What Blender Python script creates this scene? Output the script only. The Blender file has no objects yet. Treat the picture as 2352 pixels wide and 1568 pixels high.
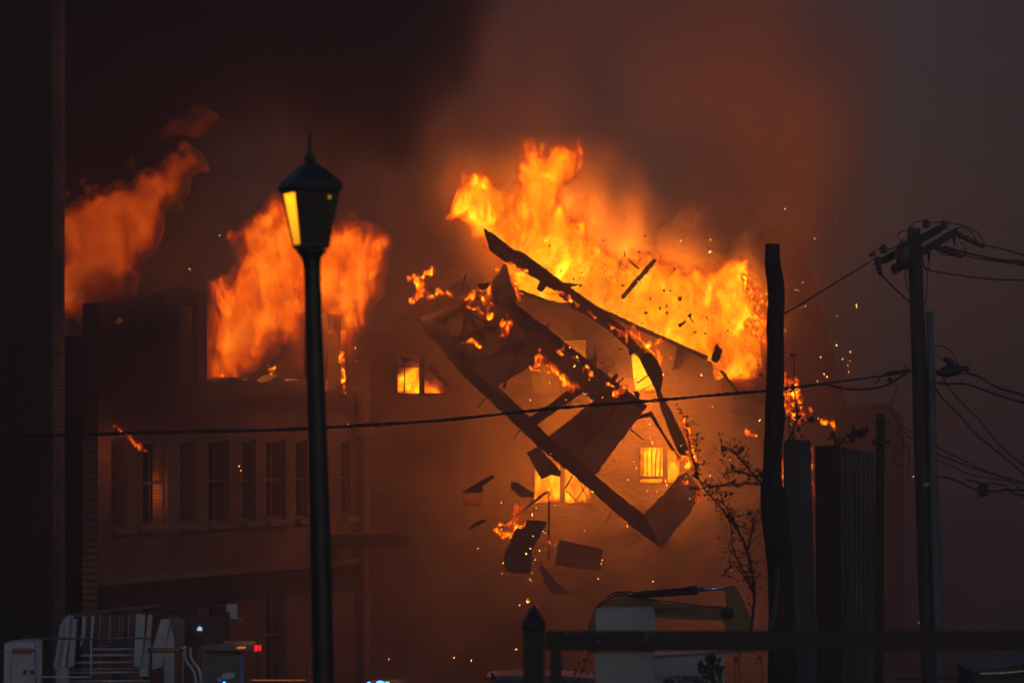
import bpy, bmesh, math, random
import numpy as np
from mathutils import Vector, Matrix
sc = bpy.context.scene
C = sc.collection
R = math.radians
random.seed(7)
# ------------------------------------------------------------------ camera
LENS = 135.0
K = 36.0 / LENS / 2352.0          # metres per unit of picture width (2352 wide) per metre of distance
HOR = 1000.0                      # height of the horizon in those units
EYE = 2.2
cd = bpy.data.cameras.new('camera'); cam = bpy.data.objects.new('camera', cd); C.objects.link(cam)
cam.location = (0, 0, EYE); cam.rotation_euler = (math.pi/2, 0, 0)
cd.lens = LENS; cd.sensor_width = 36; cd.shift_y = (HOR-784)/2352; cd.clip_start = .5; cd.clip_end = 2000
cd.dof.use_dof = True; cd.dof.focus_distance = 95; cd.dof.aperture_fstop = 4.0; cd.dof.aperture_blades = 7
sc.camera = cam
# ------------------------------------------------------------------ sky, sun, exposure
SUN_EL, SUN_ROT = R(2.5), R(165)
w = bpy.data.worlds.new("World"); sc.world = w; w.use_nodes = True
wn = w.node_tree
bg = wn.nodes['Background']
sky = wn.nodes.new('ShaderNodeTexSky'); sky.sky_type = 'NISHITA'; sky.sun_disc = False
sky.sun_elevation = SUN_EL; sky.sun_rotation = SUN_ROT; sky.altitude = 50; sky.air_density = 1.0; sky.dust_density = 1.0; sky.ozone_density = 3.0
wn.links.new(sky.outputs[0], bg.inputs[0]); bg.inputs[1].default_value = 0.115
sd = bpy.data.lights.new('sun', 'SUN'); so = bpy.data.objects.new('sun', sd); C.objects.link(so)
sd.energy = 0.07; sd.angle = R(12); sd.color = (1.0, .97, .95)
so.rotation_euler = (Vector((math.sin(SUN_ROT)*math.cos(SUN_EL), math.cos(SUN_ROT)*math.cos(SUN_EL), math.sin(R(14))))).to_track_quat('Z', 'Y').to_euler()
sc.view_settings.view_transform = 'Standard'; sc.view_settings.look = 'None'
sc.view_settings.exposure = 0.7; sc.view_settings.gamma = 1
cy = sc.cycles
cy.use_denoising = True; cy.volume_bounces = 0; cy.max_bounces = 5; cy.diffuse_bounces = 2; cy.glossy_bounces = 2
cy.transparent_max_bounces = 40; cy.sample_clamp_indirect = 4; cy.sample_clamp_direct = 0
cy.volume_step_rate = 1.0; cy.volume_max_steps = 512
cy.adaptive_threshold = 0.08; cy.adaptive_min_samples = 24; cy.time_limit = 900

# ------------------------------------------------------------------ helpers
def PX(x, y, d): return Vector(((x-1176)*K*d, d, EYE+(HOR-y)*K*d))
def crop(ox, oy, s): return lambda pts: [((ox+x/s)*.9408, (oy+y/s)*.9408) for x, y in pts]
c3 = crop(900, 550, 2.851); c4 = crop(1100, 1000, 2.351); c5 = crop(1700, 1000, 2.351)
c6 = crop(1700, 500, 2.851); c7 = crop(1150, 1050, 3.92); c8 = crop(1500, 550, 2.85)
c9 = crop(0, 1440, 4.704); c10 = crop(450, 1440, 4.704); c11 = crop(2080, 500, 5.6); c12 = crop(2050, 800, 3.484)
c13 = crop(1600, 950, 3.137); c14 = crop(1250, 1400, 3.618)
def rect(x0, y0, x1, y1): return [(x0, y0), (x1, y0), (x1, y1), (x0, y1)]

def tag(o, label=None, cat=None, group=None, kind=None):
    if label: o['label'] = label
    if cat: o['category'] = cat
    if group: o['group'] = group
    if kind: o['kind'] = kind
    return o
def empty(name, loc=(0, 0, 0), rot=(0, 0, 0), **kw):
    o = bpy.data.objects.new(name, None); C.objects.link(o); o.location = loc; o.rotation_euler = rot
    return tag(o, **kw)
def link(name, bm, mat, parent=None, smooth=False, **kw):
    me = bpy.data.meshes.new(name); bmesh.ops.recalc_face_normals(bm, faces=bm.faces); bm.to_mesh(me); bm.free()
    if smooth:
        for p in me.polygons: p.use_smooth = True
    o = bpy.data.objects.new(name, me); C.objects.link(o)
    if mat: me.materials.append(mat)
    if parent: o.parent = parent
    return tag(o, **kw)
def b_box(bm, c, s, rot=None):
    g = bmesh.ops.create_cube(bm, size=1.0)
    M = Matrix.Translation(Vector(c)) @ (rot.to_4x4() if rot is not None else Matrix()) @ Matrix.Diagonal((*s, 1))
    bmesh.ops.transform(bm, matrix=M, verts=g['verts']); return g['verts']
def b_tube(bm, pts, r, n=8, cap=True):
    pts = [Vector(p) for p in pts]; rr = r if isinstance(r, (list, tuple)) else [r]*len(pts)
    rings = []
    for i, p in enumerate(pts):
        t = (pts[min(i+1, len(pts)-1)] - pts[max(i-1, 0)]).normalized()
        a = t.cross(Vector((0, 1, 0))); a = a if a.length > .1 else t.cross(Vector((1, 0, 0))); a.normalize(); b = t.cross(a)
        rings.append([bm.verts.new(p + (a*math.cos(k*2*math.pi/n)+b*math.sin(k*2*math.pi/n))*rr[i]) for k in range(n)])
    for i in range(len(rings)-1):
        for k in range(n):
            bm.faces.new((rings[i][k], rings[i][(k+1) % n], rings[i+1][(k+1) % n], rings[i+1][k]))
    if cap:
        bm.faces.new(rings[0]); bm.faces.new(rings[-1][::-1])
def b_loft(bm, rings, cap=True):
    vs = [[bm.verts.new(p) for p in r] for r in rings]; n = len(vs[0])
    for i in range(len(vs)-1):
        for k in range(n): bm.faces.new((vs[i][k], vs[i][(k+1) % n], vs[i+1][(k+1) % n], vs[i+1][k]))
    if cap: bm.faces.new(vs[0][::-1]); bm.faces.new(vs[-1])
def ragged(pts, step, amp, rnd, closed=True):
    out = []; n = len(pts)
    for i in range(n if closed else n-1):
        a, b = pts[i], pts[(i+1) % n]; L = math.hypot(b[0]-a[0], b[1]-a[1]); m = max(1, int(L/step))
        for k in range(m):
            t = k/m; x, y = a[0]+(b[0]-a[0])*t, a[1]+(b[1]-a[1])*t
            j = amp if k else amp*.4
            out.append((x+rnd.uniform(-j, j), y+rnd.uniform(-j, j)))
    if not closed: out.append(pts[-1])
    return out
def b_sheet(bm, outer, holes, th, f):
    """outline with holes; f(x, y) -> 3D point; th = thickness vector"""
    edges = []
    for lp in [outer]+holes:
        vs = [bm.verts.new(f(*p)) for p in lp]
        edges += [bm.edges.new((vs[i], vs[(i+1) % len(vs)])) for i in range(len(vs))]
    g = bmesh.ops.triangle_fill(bm, use_beauty=True, use_dissolve=False, edges=edges)
    fs = [x for x in g['geom'] if isinstance(x, bmesh.types.BMFace)]
    ex = bmesh.ops.extrude_face_region(bm, geom=fs)
    bmesh.ops.translate(bm, vec=Vector(th), verts=[x for x in ex['geom'] if isinstance(x, bmesh.types.BMVert)])
def slab(name, poly, d, th, mat, parent=None, holes=(), rag=None, d2=None, **kw):
    """flat thing seen from the front, at distance d (d2 at its right end), of thickness th"""
    rnd = random.Random(len(name) + int(poly[0][0])); bm = bmesh.new()
    if rag: poly = ragged(poly, rag[0], rag[1], rnd); holes = [ragged(h, rag[0], rag[1]*.6, rnd) for h in holes]
    x0 = min(p[0] for p in poly); x1 = max(p[0] for p in poly)
    f = lambda x, y: PX(x, y, d if d2 is None else d+(d2-d)*(x-x0)/(x1-x0))
    b_sheet(bm, poly, list(holes), (0, th, 0), f)
    return link(name, bm, mat, parent, **kw)
def stick(p, q, w):
    (a, b), (c, d_) = p, q; L = math.hypot(c-a, d_-b); nx, ny = -(d_-b)/L*w/2, (c-a)/L*w/2
    return [(a+nx, b+ny), (c+nx, d_+ny), (c-nx, d_-ny), (a-nx, b-ny)]
def smooth_pts(pts, m=6):
    out = []; n = len(pts)
    for i in range(n-1):
        p0, p1, p2, p3 = pts[max(i-1, 0)], pts[i], pts[i+1], pts[min(i+2, n-1)]
        for k in range(m):
            t = k/m; out.append(tuple(.5*(2*p1[j]+(p2[j]-p0[j])*t+(2*p0[j]-5*p1[j]+4*p2[j]-p3[j])*t*t+(3*p1[j]-p0[j]-3*p2[j]+p3[j])*t**3) for j in range(len(p1))))
    out.append(tuple(pts[-1])); return out
def wire(name, pts, d, r, mat, parent=None, d2=None, n=6, twist=0, **kw):
    pts = smooth_pts(pts); m = len(pts); bm = bmesh.new()
    P3 = [PX(x, y, d if d2 is None else d+(d2-d)*i/(m-1)) for i, (x, y) in enumerate(pts)]
    if twist:
        Q = []
        for i in range(len(P3)-1):
            for k in range(6): Q.append(P3[i].lerp(P3[i+1], k/6))
        Q.append(P3[-1]); rnd = random.Random(3)
        for s in (0, math.pi):
            b_tube(bm, [p+Vector((0, math.cos(i*.55+s), math.sin(i*.55+s)*(1+.5*math.sin(i*.13))))*twist for i, p in enumerate(Q)], r, n)
    else: b_tube(bm, P3, r, n)
    return link(name, bm, mat, parent, smooth=True, **kw)

# ------------------------------------------------------------------ materials
def newmat(name):
    m = bpy.data.materials.new(name); m.use_nodes = True
    return m, m.node_tree, m.node_tree.nodes['Principled BSDF']
def pmat(name, c1, c2=None, scale=3.0, rough=.8, metal=0.0, bump=.3, detail=6, stretch=(1, 1, 1), spec=.3):
    m, t, p = newmat(name); c2 = c2 or tuple(v*.55 for v in c1)
    tc = t.nodes.new('ShaderNodeTexCoord'); mp = t.nodes.new('ShaderNodeMapping'); mp.inputs['Scale'].default_value = stretch
    n = t.nodes.new('ShaderNodeTexNoise'); n.inputs['Scale'].default_value = scale; n.inputs['Detail'].default_value = detail; n.inputs['Roughness'].default_value = .65
    r = t.nodes.new('ShaderNodeValToRGB'); e = r.color_ramp.elements; e[0].position = .35; e[1].position = .68; e[0].color = (*c2, 1); e[1].color = (*c1, 1)
    t.links.new(tc.outputs['Object'], mp.inputs[0]); t.links.new(mp.outputs[0], n.inputs['Vector']); t.links.new(n.outputs[0], r.inputs[0]); t.links.new(r.outputs[0], p.inputs['Base Color'])
    b = t.nodes.new('ShaderNodeBump'); b.inputs['Strength'].default_value = bump; b.inputs['Distance'].default_value = .03
    t.links.new(n.outputs[0], b.inputs['Height']); t.links.new(b.outputs[0], p.inputs['Normal'])
    p.inputs['Roughness'].default_value = rough; p.inputs['Metallic'].default_value = metal; p.inputs['Specular IOR Level'].default_value = spec
    return m
def brickmat(name, c1, c2, mortar, axes=(0, 2), bw=.21, bh=.075, soot=(.7, .45, 1.15)):
    m, t, p = newmat(name)
    tc = t.nodes.new('ShaderNodeTexCoord'); s = t.nodes.new('ShaderNodeSeparateXYZ'); cb = t.nodes.new('ShaderNodeCombineXYZ')
    t.links.new(tc.outputs['Object'], s.inputs[0]); t.links.new(s.outputs[axes[0]], cb.inputs[0]); t.links.new(s.outputs[axes[1]], cb.inputs[1])
    b = t.nodes.new('ShaderNodeTexBrick'); b.inputs['Scale'].default_value = 1; b.inputs['Brick Width'].default_value = bw; b.inputs['Row Height'].default_value = bh
    b.inputs['Mortar Size'].default_value = .009; b.inputs['Mortar Smooth'].default_value = .2; b.inputs['Bias'].default_value = .1
    b.inputs['Color1'].default_value = (*c1, 1); b.inputs['Color2'].default_value = (*c2, 1); b.inputs['Mortar'].default_value = (*mortar, 1)
    t.links.new(cb.outputs[0], b.inputs['Vector'])
    n = t.nodes.new('ShaderNodeTexNoise'); n.inputs['Scale'].default_value = soot[0]; n.inputs['Detail'].default_value = 8; n.inputs['Roughness'].default_value = .62
    t.links.new(tc.outputs['Object'], n.inputs['Vector'])
    mr = t.nodes.new('ShaderNodeMapRange'); mr.inputs['From Min'].default_value = .3; mr.inputs['From Max'].default_value = .7; mr.inputs['To Min'].default_value = soot[1]; mr.inputs['To Max'].default_value = soot[2]
    t.links.new(n.outputs[0], mr.inputs[0])
    mx = t.nodes.new('ShaderNodeVectorMath'); mx.operation = 'SCALE'; t.links.new(b.outputs['Color'], mx.inputs[0]); t.links.new(mr.outputs[0], mx.inputs['Scale'])
    t.links.new(mx.outputs[0], p.inputs['Base Color'])
    bp = t.nodes.new('ShaderNodeBump'); bp.inputs['Strength'].default_value = .8; bp.inputs['Distance'].default_value = .02; bp.invert = True
    t.links.new(b.outputs['Fac'], bp.inputs['Height']); t.links.new(bp.outputs[0], p.inputs['Normal']); p.inputs['Roughness'].default_value = .9
    return m
def emat(name, col, strength):
    m, t, p = newmat(name); p.inputs['Base Color'].default_value = (*col, 1)
    p.inputs['Emission Color'].default_value = (*col, 1); p.inputs['Emission Strength'].default_value = strength; p.inputs['Roughness'].default_value = .4
    return m
M = {}
M['ground'] = pmat('ground_dirt', (.07, .06, .05), (.03, .028, .026), .6, .95)
M['asphalt'] = pmat('asphalt', (.055, .055, .057), (.035, .035, .037), 3, .9)
M['brick'] = brickmat('red_brick', (.19, .065, .035), (.11, .04, .025), (.24, .17, .12), soot=(.5, .2, 1.2))
M['brick2'] = brickmat('painted_brick', (.20, .125, .075), (.165, .10, .06), (.20, .135, .09), soot=(.4, .12, 1.25))
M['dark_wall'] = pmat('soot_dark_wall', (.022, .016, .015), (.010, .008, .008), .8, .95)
M['stone'] = pmat('sill_stone', (.17, .12, .09), (.09, .065, .05), 4, .85)
M['char'] = pmat('charred_wood', (.04, .026, .02), (.012, .009, .008), 4, .85, bump=.8)
M['plaster'] = pmat('scorched_board', (.19, .115, .075), (.07, .042, .03), 1.5, .9)
M['board'] = pmat('scorched_wood', (.16, .10, .06), (.06, .035, .02), 3, .85, stretch=(1, 1, 1))
M['frame'] = pmat('window_timber', (.14, .10, .07), (.05, .035, .025), 5, .7)
M['roofing'] = pmat('roofing', (.05, .04, .035), (.02, .017, .015), 2, .9)
M['black_metal'] = pmat('black_painted_metal', (.02, .026, .03), (.011, .014, .017), 5, .5, .0, .15)
M['fence'] = pmat('dark_painted_timber', (.016, .018, .024), (.009, .010, .014), 5, .6, 0, .25, stretch=(.2, 1, 3))
M['sign_back'] = pmat('grey_sign_metal', (.20, .245, .31), (.14, .175, .225), 2.5, .55, .0, .05)
M['pole_wood'] = pmat('creosoted_pole', (.05, .055, .055), (.02, .023, .025), 6, .85, stretch=(4, 4, .25), bump=.6)
M['conduit'] = pmat('grey_conduit', (.085, .115, .12), (.06, .08, .085), 2, .6, stretch=(1, 1, .3))
M['bark'] = pmat('bark', (.045, .035, .03), (.015, .012, .011), 7, .95, stretch=(3, 3, .5), bump=1)
M['concrete'] = pmat('weathered_board', (.06, .064, .07), (.03, .032, .036), 2.5, .9, stretch=(2, 2, .6))
M['sheet'] = pmat('corrugated_sheet', (.2, .17, .16), (.09, .08, .075), 2, .6, .1, stretch=(2, 1, .4))
M['wire'] = pmat('wire_rubber', (.018, .016, .018), (.012, .011, .012), 8, .6)
M['insulator'] = pmat('insulator', (.04, .05, .05), (.025, .03, .03), 8, .35)
M['leaf'] = pmat('dry_leaf', (.05, .04, .025), (.025, .02, .015), 9, .8)
M['twig'] = pmat('twig_bark', (.04, .03, .024), (.02, .015, .012), 12, .9)
M['truck_metal'] = pmat('grey_ladder_metal', (.42, .46, .54), (.26, .30, .36), 3, .45, .0, .08)
M['truck_dark'] = pmat('dark_ladder_metal', (.15, .15, .165), (.08, .08, .09), 5, .5, .2, .1)
M['truck_red'] = pmat('red_truck_paint', (.16, .012, .012), (.1, .008, .008), 2, .35, 0, .03)
M['rust'] = pmat('dull_brown_steel', (.10, .05, .035), (.05, .028, .022), 4, .7)
M['pad'] = pmat('tan_padding', (.35, .18, .07), (.2, .1, .04), 8, .8)
M['box_white'] = pmat('white_truck_panel', (.46, .44, .58), (.34, .33, .44), 2, .5, 0, .03)
M['white_panel'] = pmat('white_box_panel', (.40, .40, .43), (.26, .26, .28), 1.2, .6, 0, .05, stretch=(.3, 1, 3))
M['yellow'] = pmat('excavator_yellow', (.17, .11, .03), (.11, .072, .02), 2, .5, 0, .1)
M['hyd'] = pmat('cylinder_steel', (.03, .03, .03), (.015, .015, .015), 4, .4, .3)
M['chrome'] = pmat('chrome_rod', (.6, .62, .66), (.5, .5, .55), 2, .2, 1.0, 0)
M['ink'] = pmat('dark_lettering', (.012, .012, .016), (.01, .01, .012), 4, .6)
M['lens'] = pmat('lamp_glass', (.4, .5, .55), (.3, .38, .4), 6, .1, 0, 0, spec=.9)
M['red_light'] = emat('red_lamp', (1, .01, .004), .6)
M['blue_light'] = emat('blue_lamp', (.02, .12, 1), 9.0)
M['amber_light'] = emat('amber_marker', (1, .35, .05), .25)
M['spot_highlight'] = emat('reflector_highlight', (.5, .7, .8), .5)  # bluish highlight on the spot lamp, given as emission
M['ember'] = emat('glowing_ember', (1, .33, .05), 4.0)
M['lit_jamb'] = pmat('firelit_timber', (.5, .28, .12), (.35, .18, .07), 4, .7)  # firelight on the jamb put into a paler, more orange timber colour

# ------------------------------------------------------------------ volumes shaped by a field (flames and smoke)
def inside_dist(poly, X, Z):
    n = len(poly); ins = np.zeros(X.shape, bool); dm = np.full(X.shape, 1e9)
    for i in range(n):
        x0, z0 = poly[i]; x1, z1 = poly[(i+1) % n]
        c = ((z0 > Z) != (z1 > Z))
        if z1 != z0: ins ^= c & (X < (x1-x0)*(Z-z0)/(z1-z0)+x0)
        dx, dz = x1-x0, z1-z0; L = dx*dx+dz*dz+1e-9
        t = np.clip(((X-x0)*dx+(Z-z0)*dz)/L, 0, 1); dm = np.minimum(dm, np.hypot(X-x0-t*dx, Z-z0-t*dz))
    return np.where(ins, dm, -dm)
def line_dist(pts, X, Z):
    dm = np.full(X.shape, 1e9)
    for (x0, z0), (x1, z1) in zip(pts[:-1], pts[1:]):
        dx, dz = x1-x0, z1-z0; L = dx*dx+dz*dz+1e-9
        t = np.clip(((X-x0)*dx+(Z-z0)*dz)/L, 0, 1); dm = np.minimum(dm, np.hypot(X-x0-t*dx, Z-z0-t*dz))
    return dm
def field_tree(name, src, nx, nz, x0, z0, h, gh, Dy, mat, warp, wsc, fine, fsc, fdet, frough, lo, hi, seed, to_mesh=None):
    t = bpy.data.node_groups.new(name, 'GeometryNodeTree')
    t.interface.new_socket('Geometry', in_out='INPUT', socket_type='NodeSocketGeometry')
    t.interface.new_socket('Geometry', in_out='OUTPUT', socket_type='NodeSocketGeometry')
    N, Lk = t.nodes, t.links
    def nd(k, **kw):
        n = N.new(k)
        for a, b in kw.items(): setattr(n, a, b)
        return n
    def m(op, a, b=None):
        n = nd('ShaderNodeMath', operation=op)
        for i, v in enumerate((a, b)):
            if v is None: continue
            if isinstance(v, (int, float)): n.inputs[i].default_value = v
            else: Lk.new(v, n.inputs[i])
        return n.outputs[0]
    go = nd('NodeGroupOutput'); pos = nd('GeometryNodeInputPosition').outputs[0]
    def noise(scale, detail, rough, st, off, dist=.3):
        mp = nd('ShaderNodeVectorMath', operation='MULTIPLY_ADD'); Lk.new(pos, mp.inputs[0]); mp.inputs[1].default_value = st; mp.inputs[2].default_value = (off, off*1.7, off*.6)
        n = nd('ShaderNodeTexNoise'); Lk.new(mp.outputs[0], n.inputs['Vector']); n.inputs['Scale'].default_value = scale
        n.inputs['Detail'].default_value = detail; n.inputs['Roughness'].default_value = rough; n.inputs['Distortion'].default_value = dist
        return n
    n1 = noise(wsc, 4, .55, (1, .5, .8), seed)
    w1 = nd('ShaderNodeVectorMath', operation='SUBTRACT'); Lk.new(n1.outputs['Color'], w1.inputs[0]); w1.inputs[1].default_value = (.5, .5, .5)
    w2 = nd('ShaderNodeVectorMath', operation='MULTIPLY_ADD'); Lk.new(w1.outputs[0], w2.inputs[0]); w2.inputs[1].default_value = (warp, warp, warp); Lk.new(pos, w2.inputs[2])
    sx = nd('ShaderNodeSeparateXYZ'); Lk.new(w2.outputs[0], sx.inputs[0])
    ix = m('MINIMUM', m('MAXIMUM', m('ROUND', m('DIVIDE', m('SUBTRACT', sx.outputs[0], x0), gh)), 0), nx-1)
    iz = m('MINIMUM', m('MAXIMUM', m('ROUND', m('DIVIDE', m('SUBTRACT', sx.outputs[2], z0), gh)), 0), nz-1)
    idx = m('ADD', m('MULTIPLY', iz, nx), ix)
    oi = nd('GeometryNodeObjectInfo'); oi.inputs['Object'].default_value = src
    at = nd('GeometryNodeInputNamedAttribute'); at.inputs[0].default_value = 'fld'
    si = nd('GeometryNodeSampleIndex'); Lk.new(oi.outputs['Geometry'], si.inputs[0]); Lk.new(at.outputs[0], si.inputs[1]); Lk.new(idx, si.inputs[2])
    v = m('SUBTRACT', si.outputs[0], m('MULTIPLY', m('ABSOLUTE', sx.outputs[1]), 1/Dy))
    n2 = noise(fsc, fdet, frough, (1, .5, .62), seed+8, .5)
    v = m('ADD', v, m('MULTIPLY', m('SUBTRACT', n2.outputs[0], .5), fine))
    mr = nd('ShaderNodeMapRange'); Lk.new(v, mr.inputs[0]); mr.inputs[1].default_value = lo; mr.inputs[2].default_value = hi
    vc = nd('GeometryNodeVolumeCube'); Lk.new(mr.outputs[0], vc.inputs['Density'])
    X1 = x0+(nx-1)*gh; Z1 = z0+(nz-1)*gh
    vc.inputs['Min'].default_value = (x0, -Dy*1.3, z0); vc.inputs['Max'].default_value = (X1, Dy*1.3, Z1)
    vc.inputs['Resolution X'].default_value = max(8, int((X1-x0)/h)); vc.inputs['Resolution Y'].default_value = max(8, int(2.6*Dy/h*.75)); vc.inputs['Resolution Z'].default_value = max(8, int((Z1-z0)/h))
    out = vc.outputs[0]
    if to_mesh:
        vm = nd('GeometryNodeVolumeToMesh'); Lk.new(out, vm.inputs[0]); vm.resolution_mode = 'VOXEL_SIZE' if hasattr(vm, 'resolution_mode') else None
        vm.inputs['Voxel Size'].default_value = to_mesh[0]; vm.inputs['Threshold'].default_value = to_mesh[1]; out = vm.outputs[0]
    else:
        sm = nd('GeometryNodeSetMaterial'); Lk.new(out, sm.inputs[0]); sm.inputs['Material'].default_value = mat; out = sm.outputs[0]
    Lk.new(out, go.inputs[0]); return t
def field_src(shapes, d, gh, soft, heat, base, pad):
    """shapes in picture units -> a data mesh that carries the field 'fld' on a regular grid"""
    W = [[(PX(x, y, d)[0], PX(x, y, d)[2]) for x, y in s[1]] for s in shapes]
    xs = [p[0] for s in W for p in s]; zs = [p[1] for s in W for p in s]
    x0, z0 = min(xs)-pad, min(zs)-pad; nx = int((max(xs)+pad-x0)/gh)+1; nz = int((max(zs)+pad-z0)/gh)+1
    gx, gz = np.meshgrid(x0+np.arange(nx)*gh, z0+np.arange(nz)*gh)
    f = np.full(gx.shape, -1e9)
    for s, wpts in zip(shapes, W):
        if s[0] == 'poly': g = np.clip(inside_dist(wpts, gx, gz)/soft, -1, 1)
        else:
            r = s[2]; g = np.clip((r-line_dist(wpts, gx, gz))/r, -1, 1)
        f = np.maximum(f, g*(s[3] if len(s) > 3 else 1))
    hm = np.zeros_like(f)
    for px, py, rx, a in heat:
        q = PX(px, py, d); hm += a*np.exp(-((gx-q[0])**2+(gz-q[2])**2)/(rx*K*d)**2)
    f = np.where(f > 0, f*np.maximum(base+hm, .02), f)
    me = bpy.data.meshes.new('field'); vs = np.stack([gx.ravel(), 0*gx.ravel(), gz.ravel()], 1).astype('f')
    me.vertices.add(len(vs)); me.vertices.foreach_set('co', vs.ravel())
    a = me.attributes.new('fld', 'FLOAT', 'POINT'); a.data.foreach_set('value', f.ravel().astype('f'))
    return bpy.data.objects.new('field', me), nx, nz, x0, z0      # never linked: only feeds the volume its numbers
def flame_mat(name, gain, dens=3.0, red=0.0, power=1.0):
    m = bpy.data.materials.new(name); m.use_nodes = True; N, L = m.node_tree.nodes, m.node_tree.links; N.clear()
    o = N.new('ShaderNodeOutputMaterial'); a = N.new('ShaderNodeAttribute'); a.attribute_name = 'density'
    r = N.new('ShaderNodeValToRGB'); L.new(a.outputs['Fac'], r.inputs[0])
    e = r.color_ramp.elements; e[0].position = 0; e[0].color = (.30, .022, .001, 1); e[1].position = 1; e[1].color = (2.3*(1-red*.3), 1.35*(1-red), .05*(1-red), 1)
    for p, c in ((.27, (.20, .013, .0006, 1)), (.38, (.40, .036*(1-red*.4), .0008, 1)), (.50, (.75, .105*(1-red*.6), .001, 1)), (.64, (1.05, .26*(1-red*.75), .001, 1)), (.80, (1.4, .55*(1-red*.85), .006, 1))): r.color_ramp.elements.new(p).color = c
    s = N.new('ShaderNodeMath'); s.operation = 'MULTIPLY'; s.inputs[1].default_value = dens
    pw = N.new('ShaderNodeMath'); pw.operation = 'POWER'; L.new(a.outputs['Fac'], pw.inputs[0]); pw.inputs[1].default_value = power; L.new(pw.outputs[0], s.inputs[0])
    ab = N.new('ShaderNodeVolumeAbsorption'); ab.inputs[0].default_value = (0, 0, 0, 1); L.new(s.outputs[0], ab.inputs['Density'])
    em = N.new('ShaderNodeEmission'); L.new(r.outputs[0], em.inputs[0])
    s2 = N.new('ShaderNodeMath'); s2.operation = 'MULTIPLY'; L.new(s.outputs[0], s2.inputs[0]); s2.inputs[1].default_value = gain; L.new(s2.outputs[0], em.inputs[1])
    ad = N.new('ShaderNodeAddShader'); L.new(ab.outputs[0], ad.inputs[0]); L.new(em.outputs[0], ad.inputs[1]); L.new(ad.outputs[0], o.inputs['Volume'])
    return m
def hull_mat():
    m = bpy.data.materials.new('flame_fringe'); m.use_nodes = True; N, L = m.node_tree.nodes, m.node_tree.links; N.clear()
    o = N.new('ShaderNodeOutputMaterial'); mx = N.new('ShaderNodeMixShader'); tr = N.new('ShaderNodeBsdfTransparent'); em = N.new('ShaderNodeEmission')
    em.inputs[0].default_value = (1, .12, .005, 1); em.inputs[1].default_value = .5
    n = N.new('ShaderNodeTexNoise'); n.inputs['Scale'].default_value = 2.2; n.inputs['Detail'].default_value = 6
    tc = N.new('ShaderNodeTexCoord'); L.new(tc.outputs['Object'], n.inputs['Vector'])
    mr = N.new('ShaderNodeMapRange'); mr.inputs[1].default_value = .45; mr.inputs[2].default_value = .75; mr.inputs[3].default_value = .0; mr.inputs[4].default_value = .10
    L.new(n.outputs[0], mr.inputs[0]); L.new(mr.outputs[0], mx.inputs[0]); L.new(tr.outputs[0], mx.inputs[1]); L.new(em.outputs[0], mx.inputs[2]); L.new(mx.outputs[0], o.inputs[0])
    return m
HULL = hull_mat()
FM = {'main': flame_mat('flame_gas', 1.9, 7, power=2.0), 'mid': flame_mat('orange_flame_gas', 1.15, 7, .62, power=1.9), 'deep': flame_mat('deep_red_flame_gas', .32, 5, .8, power=2.1), 'hot': flame_mat('small_bright_flame_gas', 2.6, 40, 0),
      'window': flame_mat('window_flame_gas', 2.6, 8, power=1.5), 'dim': flame_mat('dim_flame_gas', .35, 2.5, .5), 'dull': flame_mat('dull_window_flame_gas', .45, 3, .3)}
def flame(label, shapes, d, mat='main', soft=.9, heat=(), base=.5, Dy=1.3, h=.03, gh=None, warp=1.4, wsc=.45, fine=1.1, fsc=1.0, det=7, rough=.62, lo=-.4, hi=1.1, seed=1, pad=.6, hull=(.09, .10), group=None, nm='flame'):
    gh = gh or h; src, nx, nz, x0, z0 = field_src(shapes, d, gh, soft, heat, base, pad)
    args = (nx, nz, x0, z0, h, gh, Dy, FM[mat], warp, wsc, fine, fsc, det, rough, lo, hi, seed)
    tm = bpy.data.objects.new('t', bpy.data.meshes.new('t')); C.objects.link(tm)
    args2 = list(args); args2[4] = max(h, hull[0]*.8)
    md = tm.modifiers.new('f', 'NODES'); md.node_group = field_tree('hull', src, *args2, to_mesh=hull)
    dg = bpy.context.evaluated_depsgraph_get(); me = bpy.data.meshes.new_from_object(tm.evaluated_get(dg), preserve_all_data_layers=True, depsgraph=dg)
    bpy.data.objects.remove(tm); me.name = nm; me.materials.clear(); me.materials.append(HULL)
    for p in me.polygons: p.use_smooth = True
    o = bpy.data.objects.new(nm, me); C.objects.link(o); o.location = (0, d, 0); tag(o, label, 'fire', group)
    v = bpy.data.objects.new('flame_gas', bpy.data.volumes.new('flame_gas')); v.data.render.step_size = h*1.8; C.objects.link(v); v.parent = o; v.data.materials.append(FM[mat])
    md = v.modifiers.new('f', 'NODES'); md.node_group = field_tree('flame_field', src, *args)
    return o
def smoke_mat(name, dens, col, aniso=.2):
    m = bpy.data.materials.new(name); m.use_nodes = True; N, L = m.node_tree.nodes, m.node_tree.links; N.clear()
    o = N.new('ShaderNodeOutputMaterial'); p = N.new('ShaderNodeVolumePrincipled'); p.inputs['Color'].default_value = (*col, 1); p.inputs['Anisotropy'].default_value = aniso
    p.inputs['Density'].default_value = dens; L.new(p.outputs[0], o.inputs['Volume']); return m
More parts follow.
